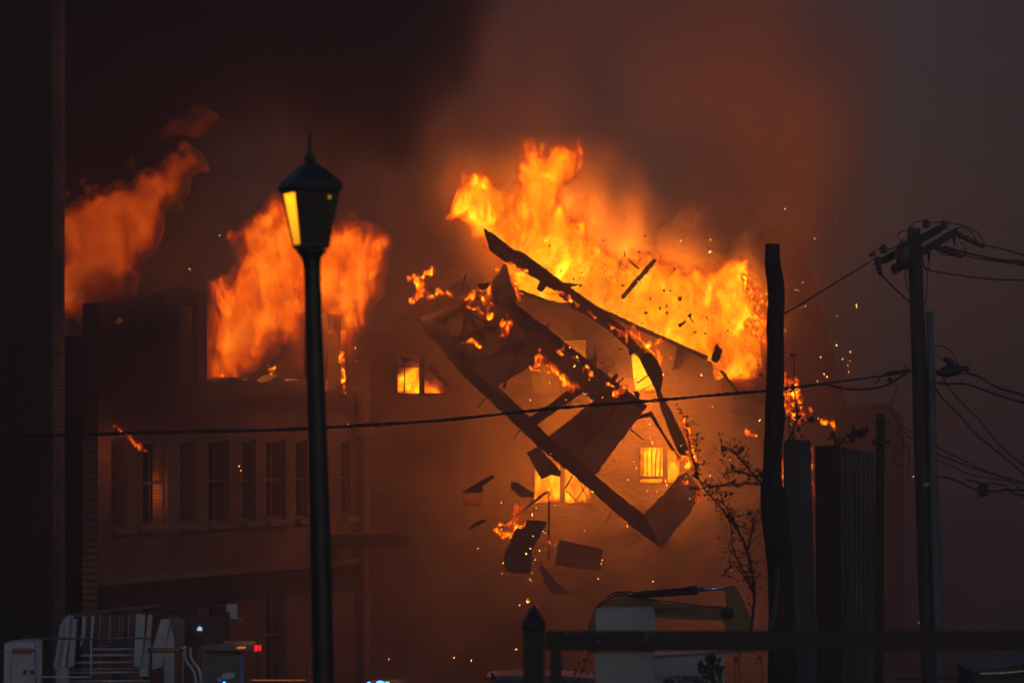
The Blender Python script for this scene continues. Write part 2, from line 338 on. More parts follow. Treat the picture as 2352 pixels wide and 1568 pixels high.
def smoke(label, shapes, d, dens, col, soft=6, base=1.0, heat=(), Dy=8, h=.5, warp=6, wsc=.08, fine=1.2, fsc=.12, det=5, seed=1, pad=6, lo=0, hi=1, aniso=.2):
    src, nx, nz, x0, z0 = field_src(shapes, d, h, soft, heat, base, pad)
    mat = smoke_mat('smoke_gas', dens, col, aniso)
    v = bpy.data.objects.new('smoke', bpy.data.volumes.new('smoke')); v.data.render.step_size = h*3.0; C.objects.link(v); v.location = (0, d, 0); v.data.materials.append(mat)
    md = v.modifiers.new('f', 'NODES'); md.node_group = field_tree('smoke_field', src, nx, nz, x0, z0, h, h, Dy, mat, warp, wsc, fine, fsc, det, .6, lo, hi, seed)
    return tag(v, label, 'smoke', None, 'stuff')
def fire_light(x, y, d, watts, rad=.6, col=(1, .28, .035)):
    l = bpy.data.lights.new('fire_glow', 'POINT'); l.energy = watts; l.color = col; l.shadow_soft_size = rad
    o = bpy.data.objects.new('fire_glow', l); C.objects.link(o); o.location = PX(x, y, d)

# ------------------------------------------------------------------ ground
bm = bmesh.new(); ys = [-30, -5, 10, 28, 40, 50, 62, 72, 85, 100, 130, 200, 400, 900]; zs = [0, 0, 0, 0, -2, -3.5, -5, -6, -6.6, -7, -7, -7.5, -9, -12]
def gz_(y): return float(np.interp(y, ys, zs))
xs_ = [-400, -150, -60, -25, -12, -6, 0, 6, 12, 25, 60, 150, 400]; rnd = random.Random(2)
grid = [[bm.verts.new((x, y, z+(rnd.uniform(-.05, .05) if 28 < y < 200 else 0))) for x in xs_] for y, z in zip(ys, zs)]
for i in range(len(ys)-1):
    for j in range(len(xs_)-1): bm.faces.new((grid[i][j], grid[i][j+1], grid[i+1][j+1], grid[i+1][j]))
link('ground', bm, M['ground'], kind='structure')
bm = bmesh.new()
rr = [(y, gz_(y)+.06) for y in (76, 80, 84)]
vs = [[bm.verts.new((x, y, z)) for x in (-60, 60)] for y, z in rr]
for i in range(2): bm.faces.new((vs[i][0], vs[i][1], vs[i+1][1], vs[i+1][0]))
link('road', bm, M['asphalt'], kind='structure')

# ------------------------------------------------------------------ the mill with its brick side (facade runs away to the right)
A = PX(225, HOR, 85); B = PX(832, HOR, 100)
U = (B-A); LEN = Vector((U.x, U.y, 0)).length; U = Vector((U.x, U.y, 0)).normalized(); Nn = Vector((U.y, -U.x, 0))
ang = math.atan2(U.y, U.x)
def fuv(px, py):
    k = (px-1176)*K                         # ray: x = k*y
    u = (k*A.y-A.x)/(U.x-k*U.y); y = A.y+u*U.y
    return u, EYE+(HOR-py)*K*y
mill = empty('brick_mill', (A.x, A.y, 0), (0, 0, ang), label='brick mill building with rows of tall windows, its upper floor burnt open', cat='building')
f_loc = lambda x, y: Vector((*[fuv(x, y)[0]], 0, fuv(x, y)[1]))
ZB = -6.9
def fz(u, z): return Vector((u, 0, z))
row_b = [(256, 293), (328, 385), (415, 453), (479, 527), (557, 588), (612, 656), (679, 706), (734, 752), (783, 806)]
sill0 = fuv(256, 1213)[1]; top0 = fuv(256, 1035)[1]+.25
hol = []; wins = []
for a_, b_ in row_b:
    u0, u1 = fuv(a_, 1200)[0], fuv(b_, 1200)[0]; wins.append((u0, u1, sill0, top0, 'b')); hol.append([(u0, sill0), (u1, sill0), (u1, top0), (u0, top0)])
FL = 3.35
for i, (a_, b_) in enumerate(row_b):
    u0, u1 = fuv(a_, 1200)[0], fuv(b_, 1200)[0]
    z0, z1 = sill0+FL, top0+FL-.15
    if i in (2, 7, 8): wins.append((u0, u1, z0, z1, 'a')); hol.append([(u0, z0), (u1, z0), (u1, z1), (u0, z1)])
    z0, z1 = sill0-4.3, sill0-1.35
    if i in (0, 1, 2, 3, 5): wins.append((u0, u1, z0, z1, 'c')); hol.append([(u0, z0), (u1, z0), (u1, z1), (u0, z1)])
def zz(px, py): return fuv(px, py)
top = [(-.02, ZB), (LEN, ZB), zz(832, 770), zz(815, 762), zz(770, 758), zz(752, 775), zz(744, 868), zz(700, 872), zz(640, 866), zz(600, 880), zz(540, 872), zz(477, 868), zz(475, 668), zz(430, 660), zz(378, 672), zz(374, 850), zz(330, 838), zz(280, 850), zz(232, 760), (-.02, fuv(225, 700)[1])]
rnd = random.Random(5)
tp = top[:3]+[(u+rnd.uniform(-.03, .03), z+rnd.uniform(-.05, .05)) for u, z in ragged(top[3:], .4, .06, rnd, False)]
bm = bmesh.new(); b_sheet(bm, tp, hol, (0, .38, 0), fz); link('wall', bm, M['brick'], mill)
# piers and courses standing proud of the wall
for i, (a_, b_) in enumerate(zip([r[1] for r in row_b[:-1]], [r[0] for r in row_b[1:]])):
    pass
bm = bmesh.new(); zc = fuv(230, 1335)[1]
b_box(bm, (LEN/2, -.06, zc), (LEN, .12, .16)); link('string_course', bm, M['stone'], mill)
bm = bmesh.new(); b_box(bm, (LEN/2, -.04, zc-.42), (LEN, .075, .55)); link('fascia', bm, M['dark_wall'], mill)
for (u0, u1, z0, z1, row) in wins:
    cx, wd = (u0+u1)/2, u1-u0
    if row != 'c':
        bm = bmesh.new(); b_box(bm, (cx, -.07, z0-.075), (wd+.22, .24, .13)); s = link('sill', bm, M['stone'], mill)
    bm = bmesh.new(); t = .07; yy = .14
    for x in (u0+t/2, u1-t/2): b_box(bm, (x, yy, (z0+z1)/2), (t, .09, z1-z0-.004))
    b_box(bm, (cx, yy, z0+t/2+.002), (wd-2*t-.004, .085, t)); b_box(bm, (cx, yy, z1-t/2-.003), (wd-2*t-.004, .085, t))
    b_box(bm, (cx, yy+.01, (z0+z1)/2), (wd-2*t-.004, .05, .055))
    if wd > 1.2: b_box(bm, (cx, yy+.012, (z0+z1)/2), (.045, .04, z1-z0-2*t-.01))
    link('window', bm, M['frame'], mill)
# floors, back wall, corner pilaster
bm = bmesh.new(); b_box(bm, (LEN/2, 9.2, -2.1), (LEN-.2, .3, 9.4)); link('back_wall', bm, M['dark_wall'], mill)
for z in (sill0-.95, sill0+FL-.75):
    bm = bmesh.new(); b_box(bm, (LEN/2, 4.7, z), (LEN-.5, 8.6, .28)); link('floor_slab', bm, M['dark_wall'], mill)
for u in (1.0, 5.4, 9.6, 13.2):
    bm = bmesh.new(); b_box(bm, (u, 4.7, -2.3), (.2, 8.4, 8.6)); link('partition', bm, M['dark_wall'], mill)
bm = bmesh.new(); u0 = fuv(818, 1000)[0]; b_box(bm, ((u0+LEN)/2+.03, -.10, -1.35), (LEN-u0, .2, 11.0)); link('corner_pilaster', bm, M['brick'], mill)
bm = bmesh.new(); b_box(bm, ((u0+LEN)/2+.03, -.14, fuv(828, 985)[1]), (LEN-u0+.1, .3, .34)); link('pilaster_cap', bm, M['stone'], mill)
bm = bmesh.new(); u1 = fuv(333, 1100)[0]; b_box(bm, (u1+.42, .5, (sill0+top0)/2), (.26, .12, top0-sill0-.02)); link('orange_jamb', bm, M['lit_jamb'], mill, label='jamb lit orange inside the second window')
# thin bright downpipes on the lower storey
for x, y0, y1 in ((590, 1310, 1500), (624, 1318, 1500), (660, 1308, 1510)):
    wire('drain_pipe', [(x, y0), (x+1, (y0+y1)/2), (x+2, y1+90)], 90, .012, M['stone'], label={590: 'thin pale vertical pipe just above the red truck lamp', 624: 'middle one of the three thin pale vertical pipes', 660: 'thin pale vertical pipe nearest the street lamp post'}[x], cat='pipe', group='thin pale pipes by the mill wall')
# entry canopy
cn = empty('entry_canopy', PX(795, 1245, 98), (0, 0, ang*.35), label='dark flat canopy sticking out low on the mill by the lamp post', cat='canopy')
bm = bmesh.new(); b_box(bm, (0, 0, 0), (2.75, 1.4, .2)); link('canopy_slab', bm, M['dark_wall'], cn)
bm = bmesh.new(); b_box(bm, (0, -.72, .03), (2.85, .04, .30)); link('canopy_fascia', bm, M['roofing'], cn)
bm = bmesh.new(); b_box(bm, (.1, .1, .16), (2.4, .9, .1)); link('canopy_top', bm, M['roofing'], cn)

# recess and near pilaster left of the mill, dark neighbour at the very left
rc = empty('stair_tower', PX(185, HOR, 84)-Vector((0, 0, EYE)), label='dark narrow stair tower between the black building and the brick mill', cat='building')
def local_slab(name, poly, d, th, mat, parent, holes=(), rag=None, **kw):
    o = slab(name, poly, d, th, mat, None, holes, rag, **kw); bpy.context.view_layer.update()
    o.parent = parent; o.matrix_parent_inverse = parent.matrix_basis.inverted(); return o
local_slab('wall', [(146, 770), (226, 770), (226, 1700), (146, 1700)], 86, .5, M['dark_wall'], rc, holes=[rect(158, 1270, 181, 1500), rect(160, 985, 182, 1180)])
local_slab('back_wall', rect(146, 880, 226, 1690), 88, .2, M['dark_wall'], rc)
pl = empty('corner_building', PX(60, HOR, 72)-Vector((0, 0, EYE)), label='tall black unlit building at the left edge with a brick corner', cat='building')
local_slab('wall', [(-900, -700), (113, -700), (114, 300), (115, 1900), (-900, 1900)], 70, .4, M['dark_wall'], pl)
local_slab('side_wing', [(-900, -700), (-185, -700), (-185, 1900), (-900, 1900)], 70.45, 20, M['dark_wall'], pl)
bm = bmesh.new(); p0 = PX(115, 1000, 70.6); p1 = PX(143, 1000, 70.6)
b_box(bm, ((p0.x+p1.x)/2+.0, 70.8, 6.5), (p1.x-p0.x, .38, 27.5)); o = link('brick_pilaster', bm, M['brick'], None); o.parent = pl; o.matrix_parent_inverse = pl.matrix_basis.inverted()

# ------------------------------------------------------------------ the collapsing building
house = empty('collapsing_building', PX(1300, HOR, 105)-Vector((0, 0, EYE)), label='wide building wall facing the viewer, windows full of fire, roof gone', cat='building')
W1 = [(909, 818), (1022, 818), (1022, 907), (912, 907)]
Wp = {'w1': (rect(910, 818, 1022, 907), 969, None), 'w2': (rect(1272, 780, 1346, 852), None, None), 'w3': (rect(1219, 834, 1287, 907), None, None),
      'w4': ([(1448, 806), (1482, 806), (1516, 903), (1460, 903)], None, None), 'w5': (rect(1466, 1027, 1562, 1112), 1528, 1097), 'w6': (rect(1225, 1068, 1357, 1159), 1292, None),
      'w7': (rect(1062, 1121, 1108, 1163), None, None), 'w8': (rect(1638, 884, 1661, 906), None, None)}
wall_poly = [(833, 1760), (833, 762), (905, 765), (935, 700), (990, 690), (1060, 640), (1110, 690), (1180, 668), (1260, 690), (1345, 701), (1430, 738), (1480, 760), (1600, 814), (1636, 832), (1640, 872), (1672, 868), (1690, 905), (1730, 900), (1765, 948), (1765, 1760)]
rnd = random.Random(11)
bm = bmesh.new(); lowp = wall_poly[:1]+ragged(wall_poly[1:-1], 7, 2.6, rnd, False)+wall_poly[-1:]
b_sheet(bm, lowp, [ragged(v[0], 14, 1.0, rnd) for v in Wp.values()], (0, .4, 0), lambda x, y: PX(x, y, 105))
o = link('wall', bm, M['brick2'], None); o.parent = house; o.matrix_parent_inverse = house.matrix_basis.inverted()
for k, (pl_, mul, rail) in Wp.items():
    if k in ('w8', 'w2'): continue
    xs, yt = [p[0] for p in pl_], [p[1] for p in pl_]; x0, x1, y0, y1 = min(xs), max(xs), min(yt), max(yt); bm = bmesh.new()
    def bar(a, b, c_, e, dd=105.1):
        p, q = PX(a, b, dd), PX(c_, e, dd); b_box(bm, ((p.x+q.x)/2, dd+.05, (p.z+q.z)/2), (abs(q.x-p.x), .1, abs(p.z-q.z)))
    if k == 'w4':
        b_sheet(bm, stick((1462, 880), (1500, 856), 4), [], (0, .05, 0), lambda x, y: PX(x, y, 105.0)); b_sheet(bm, stick((1470, 898), (1506, 880), 3), [], (0, .05, 0), lambda x, y: PX(x, y, 105.0))
    else:
        bar(x0, y1-4, x1, y1)
        bar(x0, y0, x0+3, y1-4)
        if mul: bar(mul-6, y0, mul+6, y1-4.2)
        if rail: bar(x0+3.2, rail-4, mul-6.2, rail+3)
        if k == 'w1': bar(x0+3, y0+22, mul-6.3, y0+25, 105.14); bar(x0+18, y0, x0+20, y1-5, 105.27)
        if k == 'w6':
            b_sheet(bm, stick((1300, 1125), (1330, 1156), 3), [], (0, .05, 0), lambda x, y: PX(x, y, 105.3)); b_sheet(bm, stick((1318, 1156), (1350, 1110), 2.5), [], (0, .05, 0), lambda x, y: PX(x, y, 105.4)); b_sheet(bm, stick((1332, 1110), (1354, 1150), 2.5), [], (0, .05, 0), lambda x, y: PX(x, y, 105.2))
        if k == 'w5':
            for xx in (1478, 1486, 1497, 1508, 1519): b_sheet(bm, stick((xx, 1030), (xx+random.uniform(-4, 4), 1092), random.uniform(1.5, 4)), [], (0, .05, 0), lambda x, y: PX(x, y, 105.3))
    o = link('window', bm, M['char'], None); o.parent = house; o.matrix_parent_inverse = house.matrix_basis.inverted()
o = slab('rake_board', stick((1330, 690), (1625, 822), 9), 104.7, .25, M['char'], rag=(10, 1.2)); o.parent = house; o.matrix_parent_inverse = house.matrix_basis.inverted()
for p_, q_ in (((1185, 665), (1250, 688)), ((1655, 850), (1700, 905)), ((1560, 795), (1548, 850))):
    o = slab('rafter_stub', stick(p_, q_, 6), 104.75, .2, M['char'], rag=(8, 1)); o.parent = house; o.matrix_parent_inverse = house.matrix_basis.inverted()
# inner floor and side wall so that the rooms behind the windows are rooms
for yy in (950, 1180):
    bm = bmesh.new(); p, q = PX(845, yy, 105.6), PX(1755, yy, 105.6); b_box(bm, ((p.x+q.x)/2, 109.2, p.z), (q.x-p.x, 7, .25)); o = link('floor_slab', bm, M['dark_wall'], None); o.parent = house; o.matrix_parent_inverse = house.matrix_basis.inverted()
bm = bmesh.new(); p, q = PX(845, 1600, 113), PX(1755, 960, 113); b_box(bm, ((p.x+q.x)/2, 113, -2.0), (q.x-p.x, .3, 8.5)); o = link('back_wall', bm, M['dark_wall'], None); o.parent = house; o.matrix_parent_inverse = house.matrix_basis.inverted()

# gable far behind the smoke on the right, lower roof beyond
g = slab('gable_house', [(1690, 1500), (1700, 640), (1765, 520), (1832, 520), (1880, 690), (1945, 930), (1990, 1120), (1990, 1500)], 128, 5, M['dark_wall'], label='tall dark gable with a slanted right edge behind the tree trunk, dim in smoke', cat='building')
slab('low_shed', [(1900, 1500), (1905, 960), (1960, 930), (2040, 928), (2075, 955), (2078, 1500)], 158, 4, M['dark_wall'], label='low dark outbuilding fading in smoke behind the thin post', cat='building')

# falling wall frame, beams and boards
ff = empty('falling_wall_frame', PX(1300, 1000, 99), label='big dark piece of timber wall tipping over with two square openings', cat='wall section')
op1 = c3([(895, 1112), (1010, 1045), (1120, 985), (1200, 945), (1330, 1020), (1440, 1100), (1290, 1230), (1125, 1335)])
op2 = c3([(1172, 1385), (1490, 1165), (1568, 1218), (1255, 1470)])
pan = c3([(345, 650), (520, 575), (700, 488), (800, 470), (880, 370), (948, 262), (985, 370), (1032, 505), (1015, 545), (1240, 750), (1360, 862), (1480, 965), (1600, 1030), (1700, 1085), (1790, 1160), (1880, 1195), (1928, 1265), (1860, 1370)]) + c4([(1090, 30), (960, 200), (825, 385), (690, 285), (550, 180)])+c3([(1100, 1380), (830, 1155), (570, 935)])
local_slab('wall_panel', pan, 99, .22, M['plaster'], ff, holes=[op1, op2, c3([(715, 520), (780, 470), (850, 450), (868, 520), (862, 640), (830, 650), (800, 580), (765, 600), (735, 570)]), c3([(925, 665), (965, 660), (985, 730), (972, 765), (945, 720)])], rag=(6, 1.8))
for p_, q_, w_ in (((470, 640), (640, 905), 9), ((640, 560), (790, 830), 8), ((700, 488), (625, 800), 5), ((870, 640), (1080, 900), 8), ((1000, 600), (1180, 880), 9), ((560, 780), (1060, 640), 7), ((700, 940), (1180, 800), 7), ((1240, 790), (1380, 1010), 8), ((1400, 1420), (1790, 1180), 9), ((1500, 1480), (1850, 1290), 8), ((1610, 1090), (1500, 1560), 7)):
    local_slab('batten', stick(c3([p_])[0], c3([q_])[0], w_*.45), 98.93, .07, M['board'], ff, rag=(5, .9))
bt = c3([(350, 640), (600, 915), (860, 1125), (1130, 1345), (1250, 1468)])+c4([(700, 262), (825, 372), (960, 485), (1110, 598), (1210, 795), (1050, 680), (870, 520), (700, 372), (490, 200)])+c3([(1170, 1530), (930, 1300), (650, 1040), (480, 830), (300, 640)])
local_slab('bottom_plate', bt, 98.6, .25, M['char'], ff, rag=(6, 1.5))
local_slab('top_plate', stick(c3([(1000, 555)])[0], c3([(1925, 1275)])[0], 15), 98.5, .2, M['char'], ff, rag=(5, 1.8))
for p_, q_, w_ in (((700, 500), (1010, 560), 7), ((640, 600), (905, 700), 6), ((905, 470), (700, 960), 7), ((1120, 700), (940, 1130), 8), ((1330, 880), (1230, 960), 8), ((1570, 1060), (1700, 1300), 9), ((1790, 1180), (1480, 1560), 10)):
    local_slab('stud', stick(c3([p_])[0], c3([q_])[0], w_*.6), 98.6, .12, M['char'], ff, rag=(6, 1.0))
local_slab('stud', c3([(1108, 1345), (1450, 1112), (1492, 1158), (1165, 1388)]), 98.7, .12, M['char'], ff, rag=(14, .7))
local_slab('brace', c3([(870, 1118), (1010, 1030), (1190, 915), (1205, 935), (1010, 1050), (890, 1120)]), 98.8, .1, M['board'], ff)
local_slab('top_rail', c3([(430, 640), (700, 500), (860, 395), (865, 408), (705, 515), (436, 652)]), 98.8, .1, M['board'], ff)
local_slab('end_panel', [(1478, 1182), (1545, 1112), (1558, 1092), (1578, 1084), (1592, 1100), (1607, 1118), (1602, 1150), (1582, 1182), (1560, 1206), (1520, 1259)], 98.9, .2, M['plaster'], ff, rag=(8, 1.4))
slab('charred_beam', c3([(800, 20), (870, 60), (960, 130), (1010, 170), (1080, 190), (1200, 280), (1350, 395), (1500, 500), (1650, 610), (1780, 710), (1870, 830), (1960, 895), (2015, 960), (1965, 985), (1900, 930), (1820, 870), (1740, 785), (1660, 720), (1560, 655), (1470, 600), (1410, 575), (1385, 530), (1330, 490), (1310, 460), (1240, 420), (1210, 460), (1170, 440), (1195, 385), (1060, 310), (945, 250), (840, 170)]), 102, .45, M['char'], rag=(4, 1.1), label='long charred roof beam sloping down through the brightest flames', cat='beam')
slab('charred_beam', c3([(1890, 900), (1965, 880), (2020, 960), (2050, 1040), (2035, 1160), (2100, 1280), (2160, 1400), (2240, 1570)])+c4([(1370, 250), (1332, 268)])+c3([(2150, 1568), (2080, 1400), (2030, 1260), (2000, 1150), (1955, 1060), (1900, 960)]), 101, .4, M['char'], rag=(4, 1.0), label='steep charred corner post leaning beside the tall burning window', cat='beam')
slab('thin_pole', c3([(1870, 1330), (1970, 1290), (1985, 1320), (2060, 1450), (2130, 1560), (2110, 1565), (2040, 1450), (1960, 1330), (1880, 1350)])+[], 100, .12, M['char'], rag=(7, .5), label='thin bent charred strut hanging under the corner of the falling frame', cat='strut')
slab('thin_pole', stick((1547, 1032), (1562, 1052), 4)+[], 100, .08, M['char'], label='short charred strut end right of the burning window', cat='strut')
B_ = lambda pts, d, lab, cat='board', mat='board', th=.08, rag=(4, 1.1), nm='falling_board': slab(nm, pts, d, th, M[mat], rag=rag, label=lab, cat=cat)
B_(c8([(45, 490), (270, 230), (300, 245), (60, 520)]), 104, 'orange-lit plank flying in front of the brightest flames')
B_(c8([(90, 240), (105, 236), (178, 300), (165, 306)]), 106, 'short faint plank in the flames left of the flying plank')
B_(c7([(220, 965), (290, 900), (745, 560), (755, 585), (480, 790), (262, 945)]), 96, 'long slanted board with its lower end burning')
B_(c7([(738, 600), (755, 605), (750, 1240), (738, 1240)]), 95.5, 'thin upright stick hanging below the slanted board', mat='char')
B_(c7([(540, 850), (580, 860), (725, 872), (715, 915), (590, 1130), (570, 1365), (400, 1370), (325, 1340), (320, 1190), (435, 935), (505, 945)]), 95, 'bent dark sheet falling beside the small yellow flame', 'panel', 'plaster', .1, nm='falling_debris')
B_(c7([(845, 1045), (1265, 1135), (1225, 1345), (800, 1290)]), 99.5, 'square dim panel falling low in the brown smoke', 'panel', 'plaster', .1, nm='falling_debris')
B_(c7([(650, 1270), (700, 1300), (830, 1470), (950, 1560), (760, 1568), (690, 1400)]), 97, 'pointed dark shard below the square dim panel', 'panel', 'plaster', .1, nm='falling_debris')
B_(c7([(530, 210), (640, 155), (860, 390), (850, 440), (770, 425), (672, 468)]), 99.5, 'square board in front of the lower left burning window', 'panel', 'plaster', .1, nm='falling_debris')
B_(c7([(380, 490), (440, 500), (600, 600), (590, 640), (480, 640), (380, 560)]), 99.5, 'ragged dark scrap left of the lower burning window', 'panel', 'plaster', .1, nm='falling_debris')
B_(c4([(65, 470), (240, 370), (255, 385), (180, 440), (190, 470), (90, 480)]), 98, 'dark scrap above the dim little window', mat='char')
B_(c4([(105, 690), (120, 660), (190, 625), (200, 640)]), 98, 'dark splinter below the dim little window', mat='char')
B_(c4([(1000, 680), (1060, 690), (1100, 740), (1010, 800), (940, 740)]), 103, 'very faint scrap under the long lower beam', 'panel', 'plaster', .1, nm='falling_debris')
B_(c8([(680, 900), (712, 825), (752, 870), (738, 925), (708, 957), (673, 940)]), 102, 'dark six-sided shingle falling at the lower right of the fire', 'panel', 'char', .05, nm='falling_debris')
B_(c8([(445, 690), (487, 660), (502, 672), (456, 714)]), 103, 'small dark rectangular chip near the middle of the fire', 'debris', 'char', .05)
B_(c8([(442, 495), (470, 495), (468, 522), (443, 524)]), 106, 'small square orange-brown chip in the fire', 'debris', 'board', .05)
B_(c8([(505, 630), (520, 612), (540, 618), (530, 640), (562, 678), (556, 682), (522, 645)]), 103, 'small cross shaped splinter above the dark chip', 'debris', 'char', .04)
B_(c8([(68, 160), (72, 185), (80, 215), (60, 225), (35, 290), (28, 340), (34, 280), (55, 222), (70, 212), (66, 185)]), 102, 'thin crooked wire or splinter in front of the flames', 'debris', 'char', .03)
B_(c3([(760, 400), (800, 405), (830, 395), (850, 400), (830, 440), (790, 455), (765, 435)]), 98.0, 'black curled scrap at the top of the falling frame', 'debris', 'char', .1)
B_(c3([(1350, 398), (1470, 408), (1380, 440)]), 101.8, 'orange pointed splinter on top of the roof beam', 'debris', 'board', .05)
B_(c3([(1690, 1070), (1715, 1030), (1740, 1040), (1700, 1105)]), 98.4, 'dark upright scrap on the falling frame edge', 'debris', 'char', .1)
B_(c3([(1840, 1155), (1870, 1150), (1888, 1180), (1880, 1210), (1860, 1190)]), 98.4, 'curled dark scrap at the corner of the falling frame', 'debris', 'char', .1)
B_(c3([(1470, 975), (1580, 915), (1590, 930), (1490, 990)]), 98.2, 'short bent stick crossing the frame near the upper window', mat='char')
B_(c3([(1568, 825), (1575, 825), (1585, 985), (1578, 985)]), 98.2, 'thin upright stick standing on the frame edge', mat='char')
B_(c3([(1820, 840), (1845, 870), (1835, 905), (1812, 900)]), 101.5, 'block hanging under the roof beam beside the tall window', 'debris', 'char', .15)
B_(c3([(400, 985), (430, 960), (575, 1110), (545, 1135)]), 104, 'slanted board across the right pane of the left burning window', 'board', 'char', .1)
B_(c3([(220, 905), (300, 935), (265, 952), (230, 945)]), 104, 'dark curled scrap at the top of the left burning window', 'debris', 'char', .1)
B_(stick((1045, 830), (1115, 890), 5), 104, 'thin splintered lath right of the left burning window', 'board', 'char', .05)
for i_, (p_, q_, w_) in enumerate((((1395, 905), (1432, 868), 4), ((1345, 862), (1372, 812), 3.5), ((1240, 775), (1262, 742), 3.5), ((1125, 902), (1098, 935), 4), ((1205, 975), (1180, 1005), 3.5), ((1315, 1092), (1298, 1122), 3.5), ((1405, 1175), (1392, 1200), 3), ((1448, 985), (1478, 1010), 3), ((1010, 700), (985, 655), 4), ((1060, 668), (1070, 628), 4))):
    B_(stick(p_, q_, w_), 98.3, ['torn stub of timber sticking out above the right corner of the falling frame', 'torn stub sticking up from the middle of the frame top edge', 'torn stub sticking up from the frame top edge near the beam', 'broken lath hanging left of the long bottom beam, upper one', 'broken lath hanging below the middle of the long bottom beam', 'broken lath hanging by the wide double window', 'broken lath near the lowest corner of the bottom beam', 'short torn end at the right corner of the falling frame', 'broken rafter end at the far left of the falling frame', 'broken rafter end on the top left edge of the falling frame'][i_], 'splinter', 'char', .06, (4, .5), 'broken_lath')
# small debris
rnd = random.Random(21); proto = None
spots = [(x, y) for x, y in c8([(85, 294), (365, 560), (368, 608), (218, 608), (320, 577), (425, 748), (630, 752), (820, 748), (790, 735), (250, 510), (390, 455), (150, 700), (45, 858), (15, 1050), (1000, 970), (1020, 1042), (345, 455), (60, 420), (640, 640), (560, 745)])] + c3([(1090, 120), (1190, 505), (1490, 370), (1360, 628), (1440, 655), (1580, 735), (1360, 835), (1390, 800), (1760, 860), (1625, 960), (1650, 370), (1690, 370), (1570, 380), (1485, 330), (1630, 105), (1240, 300), (840, 290), (1345, 820), (1290, 365), (1430, 300)]) + c7([(340, 385), (1130, 630), (1265, 435), (1215, 820), (1100, 825), (780, 885), (650, 1130), (485, 412), (520, 290), (940, 445)]) + c8([(735, 885), (640, 1420), (1000, 600)]) + [(rnd.gauss(1430, 120), rnd.gauss(620, 70)) for _ in range(34)] + [(rnd.uniform(1200, 1560), rnd.uniform(860, 1150)) for _ in range(16)]
for i, (x, y) in enumerate(spots):
    if i % 6 == 0:
        bm = bmesh.new(); n = rnd.randint(4, 6); r = .03*rnd.uniform(.7, 1.3)
        pts = [(math.cos(a*2*math.pi/n)*r*rnd.uniform(.6, 1.5), math.sin(a*2*math.pi/n)*r*rnd.uniform(.4, 1.0)) for a in range(n)]
        b_sheet(bm, pts, [], (0, .02, 0), lambda a, b: Vector((a, 0, b))); proto = link('debris_chip', bm, M['char']); o = proto
    else: o = proto.copy(); C.objects.link(o)
    tag(o, 'tiny dark chip of debris flying in front of the fire', 'debris', 'dark chips flying in front of the fire')
    o.location = PX(x, y, rnd.uniform(98, 104)); o.rotation_euler = (rnd.uniform(-.6, .6), rnd.uniform(0, 3.1), rnd.uniform(-.6, .6)); s = rnd.choice((.5, .7, .8, 1.0, 1.3)) if i >= 20 else rnd.uniform(.8, 1.8); o.scale = (s, s, s)
# ------------------------------------------------------------------ embers
emb = c6([(478, 13), (442, 77), (973, 116), (823, 233), (743, 538), (830, 521), (690, 590), (710, 596), (888, 620), (760, 705), (732, 718), (1115, 695), (1115, 708), (980, 771), (1018, 1072), (1070, 1086), (1056, 1117), (1061, 1162), (889, 1176), (911, 1195), (843, 1225), (866, 1058), (975, 975), (1072, 1022), (487, 618), (620, 875), (362, 970), (380, 1000), (40, 1335), (113, 1404), (657, 1523), (686, 1490), (755, 1518), (849, 1487), (440, 1500), (35, 1185), (94, 328), (95, 900)])
emb += c8([(505, 87), (665, 185), (65, 330), (783, 455), (955, 555), (860, 300), (340, 1038), (605, 1042), (932, 828), (390, 922), (683, 1262), (575, 432), (430, 1065)])
emb += c7([(1560, 303), (1085, 958), (1495, 918), (1500, 473), (290, 693), (67, 1128), (307, 1268), (655, 1148), (528, 1178), (615, 1238), (1255, 1240), (1245, 1275), (1215, 1420), (570, 1433), (583, 1368), (712, 980), (805, 1095), (802, 717), (625, 745), (585, 808), (475, 40), (765, 225), (1160, 588), (540, 1470), (300, 1370), (600, 1270)])
emb += c4([(20, 1420), (377, 1373), (442, 1085), (440, 1100), (450, 1100), (500, 1135), (397, 1120), (455, 970), (1162, 983), (1015, 668), (850, 968), (1612, 920), (768, 690), (1052, 298), (1183, 468), (1120, 505), (1705, 803)])
emb += [(1083, 1516), (893, 1513), (1180, 1490), (2137, 965), (2098, 1094), (2111, 1429), (816, 799), (817, 828), (549, 1070), (553, 1080), (267, 560), (505, 540), (435, 618), (270, 905), (800, 975)]
emb += [(rnd.gauss(1560, 50), rnd.gauss(1060, 60)) for _ in range(24)] + [(rnd.gauss(1300, 60), rnd.gauss(880, 40)) for _ in range(18)] + [(rnd.gauss(1230, 50), rnd.gauss(1180, 45)) for _ in range(8)] + [(rnd.gauss(1500, 150), rnd.gauss(560, 60)) for _ in range(6)]
proto = None
for i, (x, y) in enumerate(emb):
    if i % 8 == 0:
        bm = bmesh.new(); bmesh.ops.create_icosphere(bm, subdivisions=1, radius=.016)
        for v in bm.verts: v.co *= rnd.uniform(.7, 1.35)
        proto = link('ember', bm, M['ember']); o = proto
    else: o = proto.copy(); C.objects.link(o)
    tag(o, 'tiny glowing orange ember drifting in the smoke', 'ember', 'glowing embers drifting in the smoke')
    o.location = PX(x, y, rnd.uniform(88, 97)); s = rnd.choice((.35, .45, .5, .65, .9)); o.scale = (s*rnd.uniform(.6, 1.0), s, s*rnd.uniform(1.0, 2.8)); o.rotation_euler = (0, rnd.uniform(-.9, .9), 0)

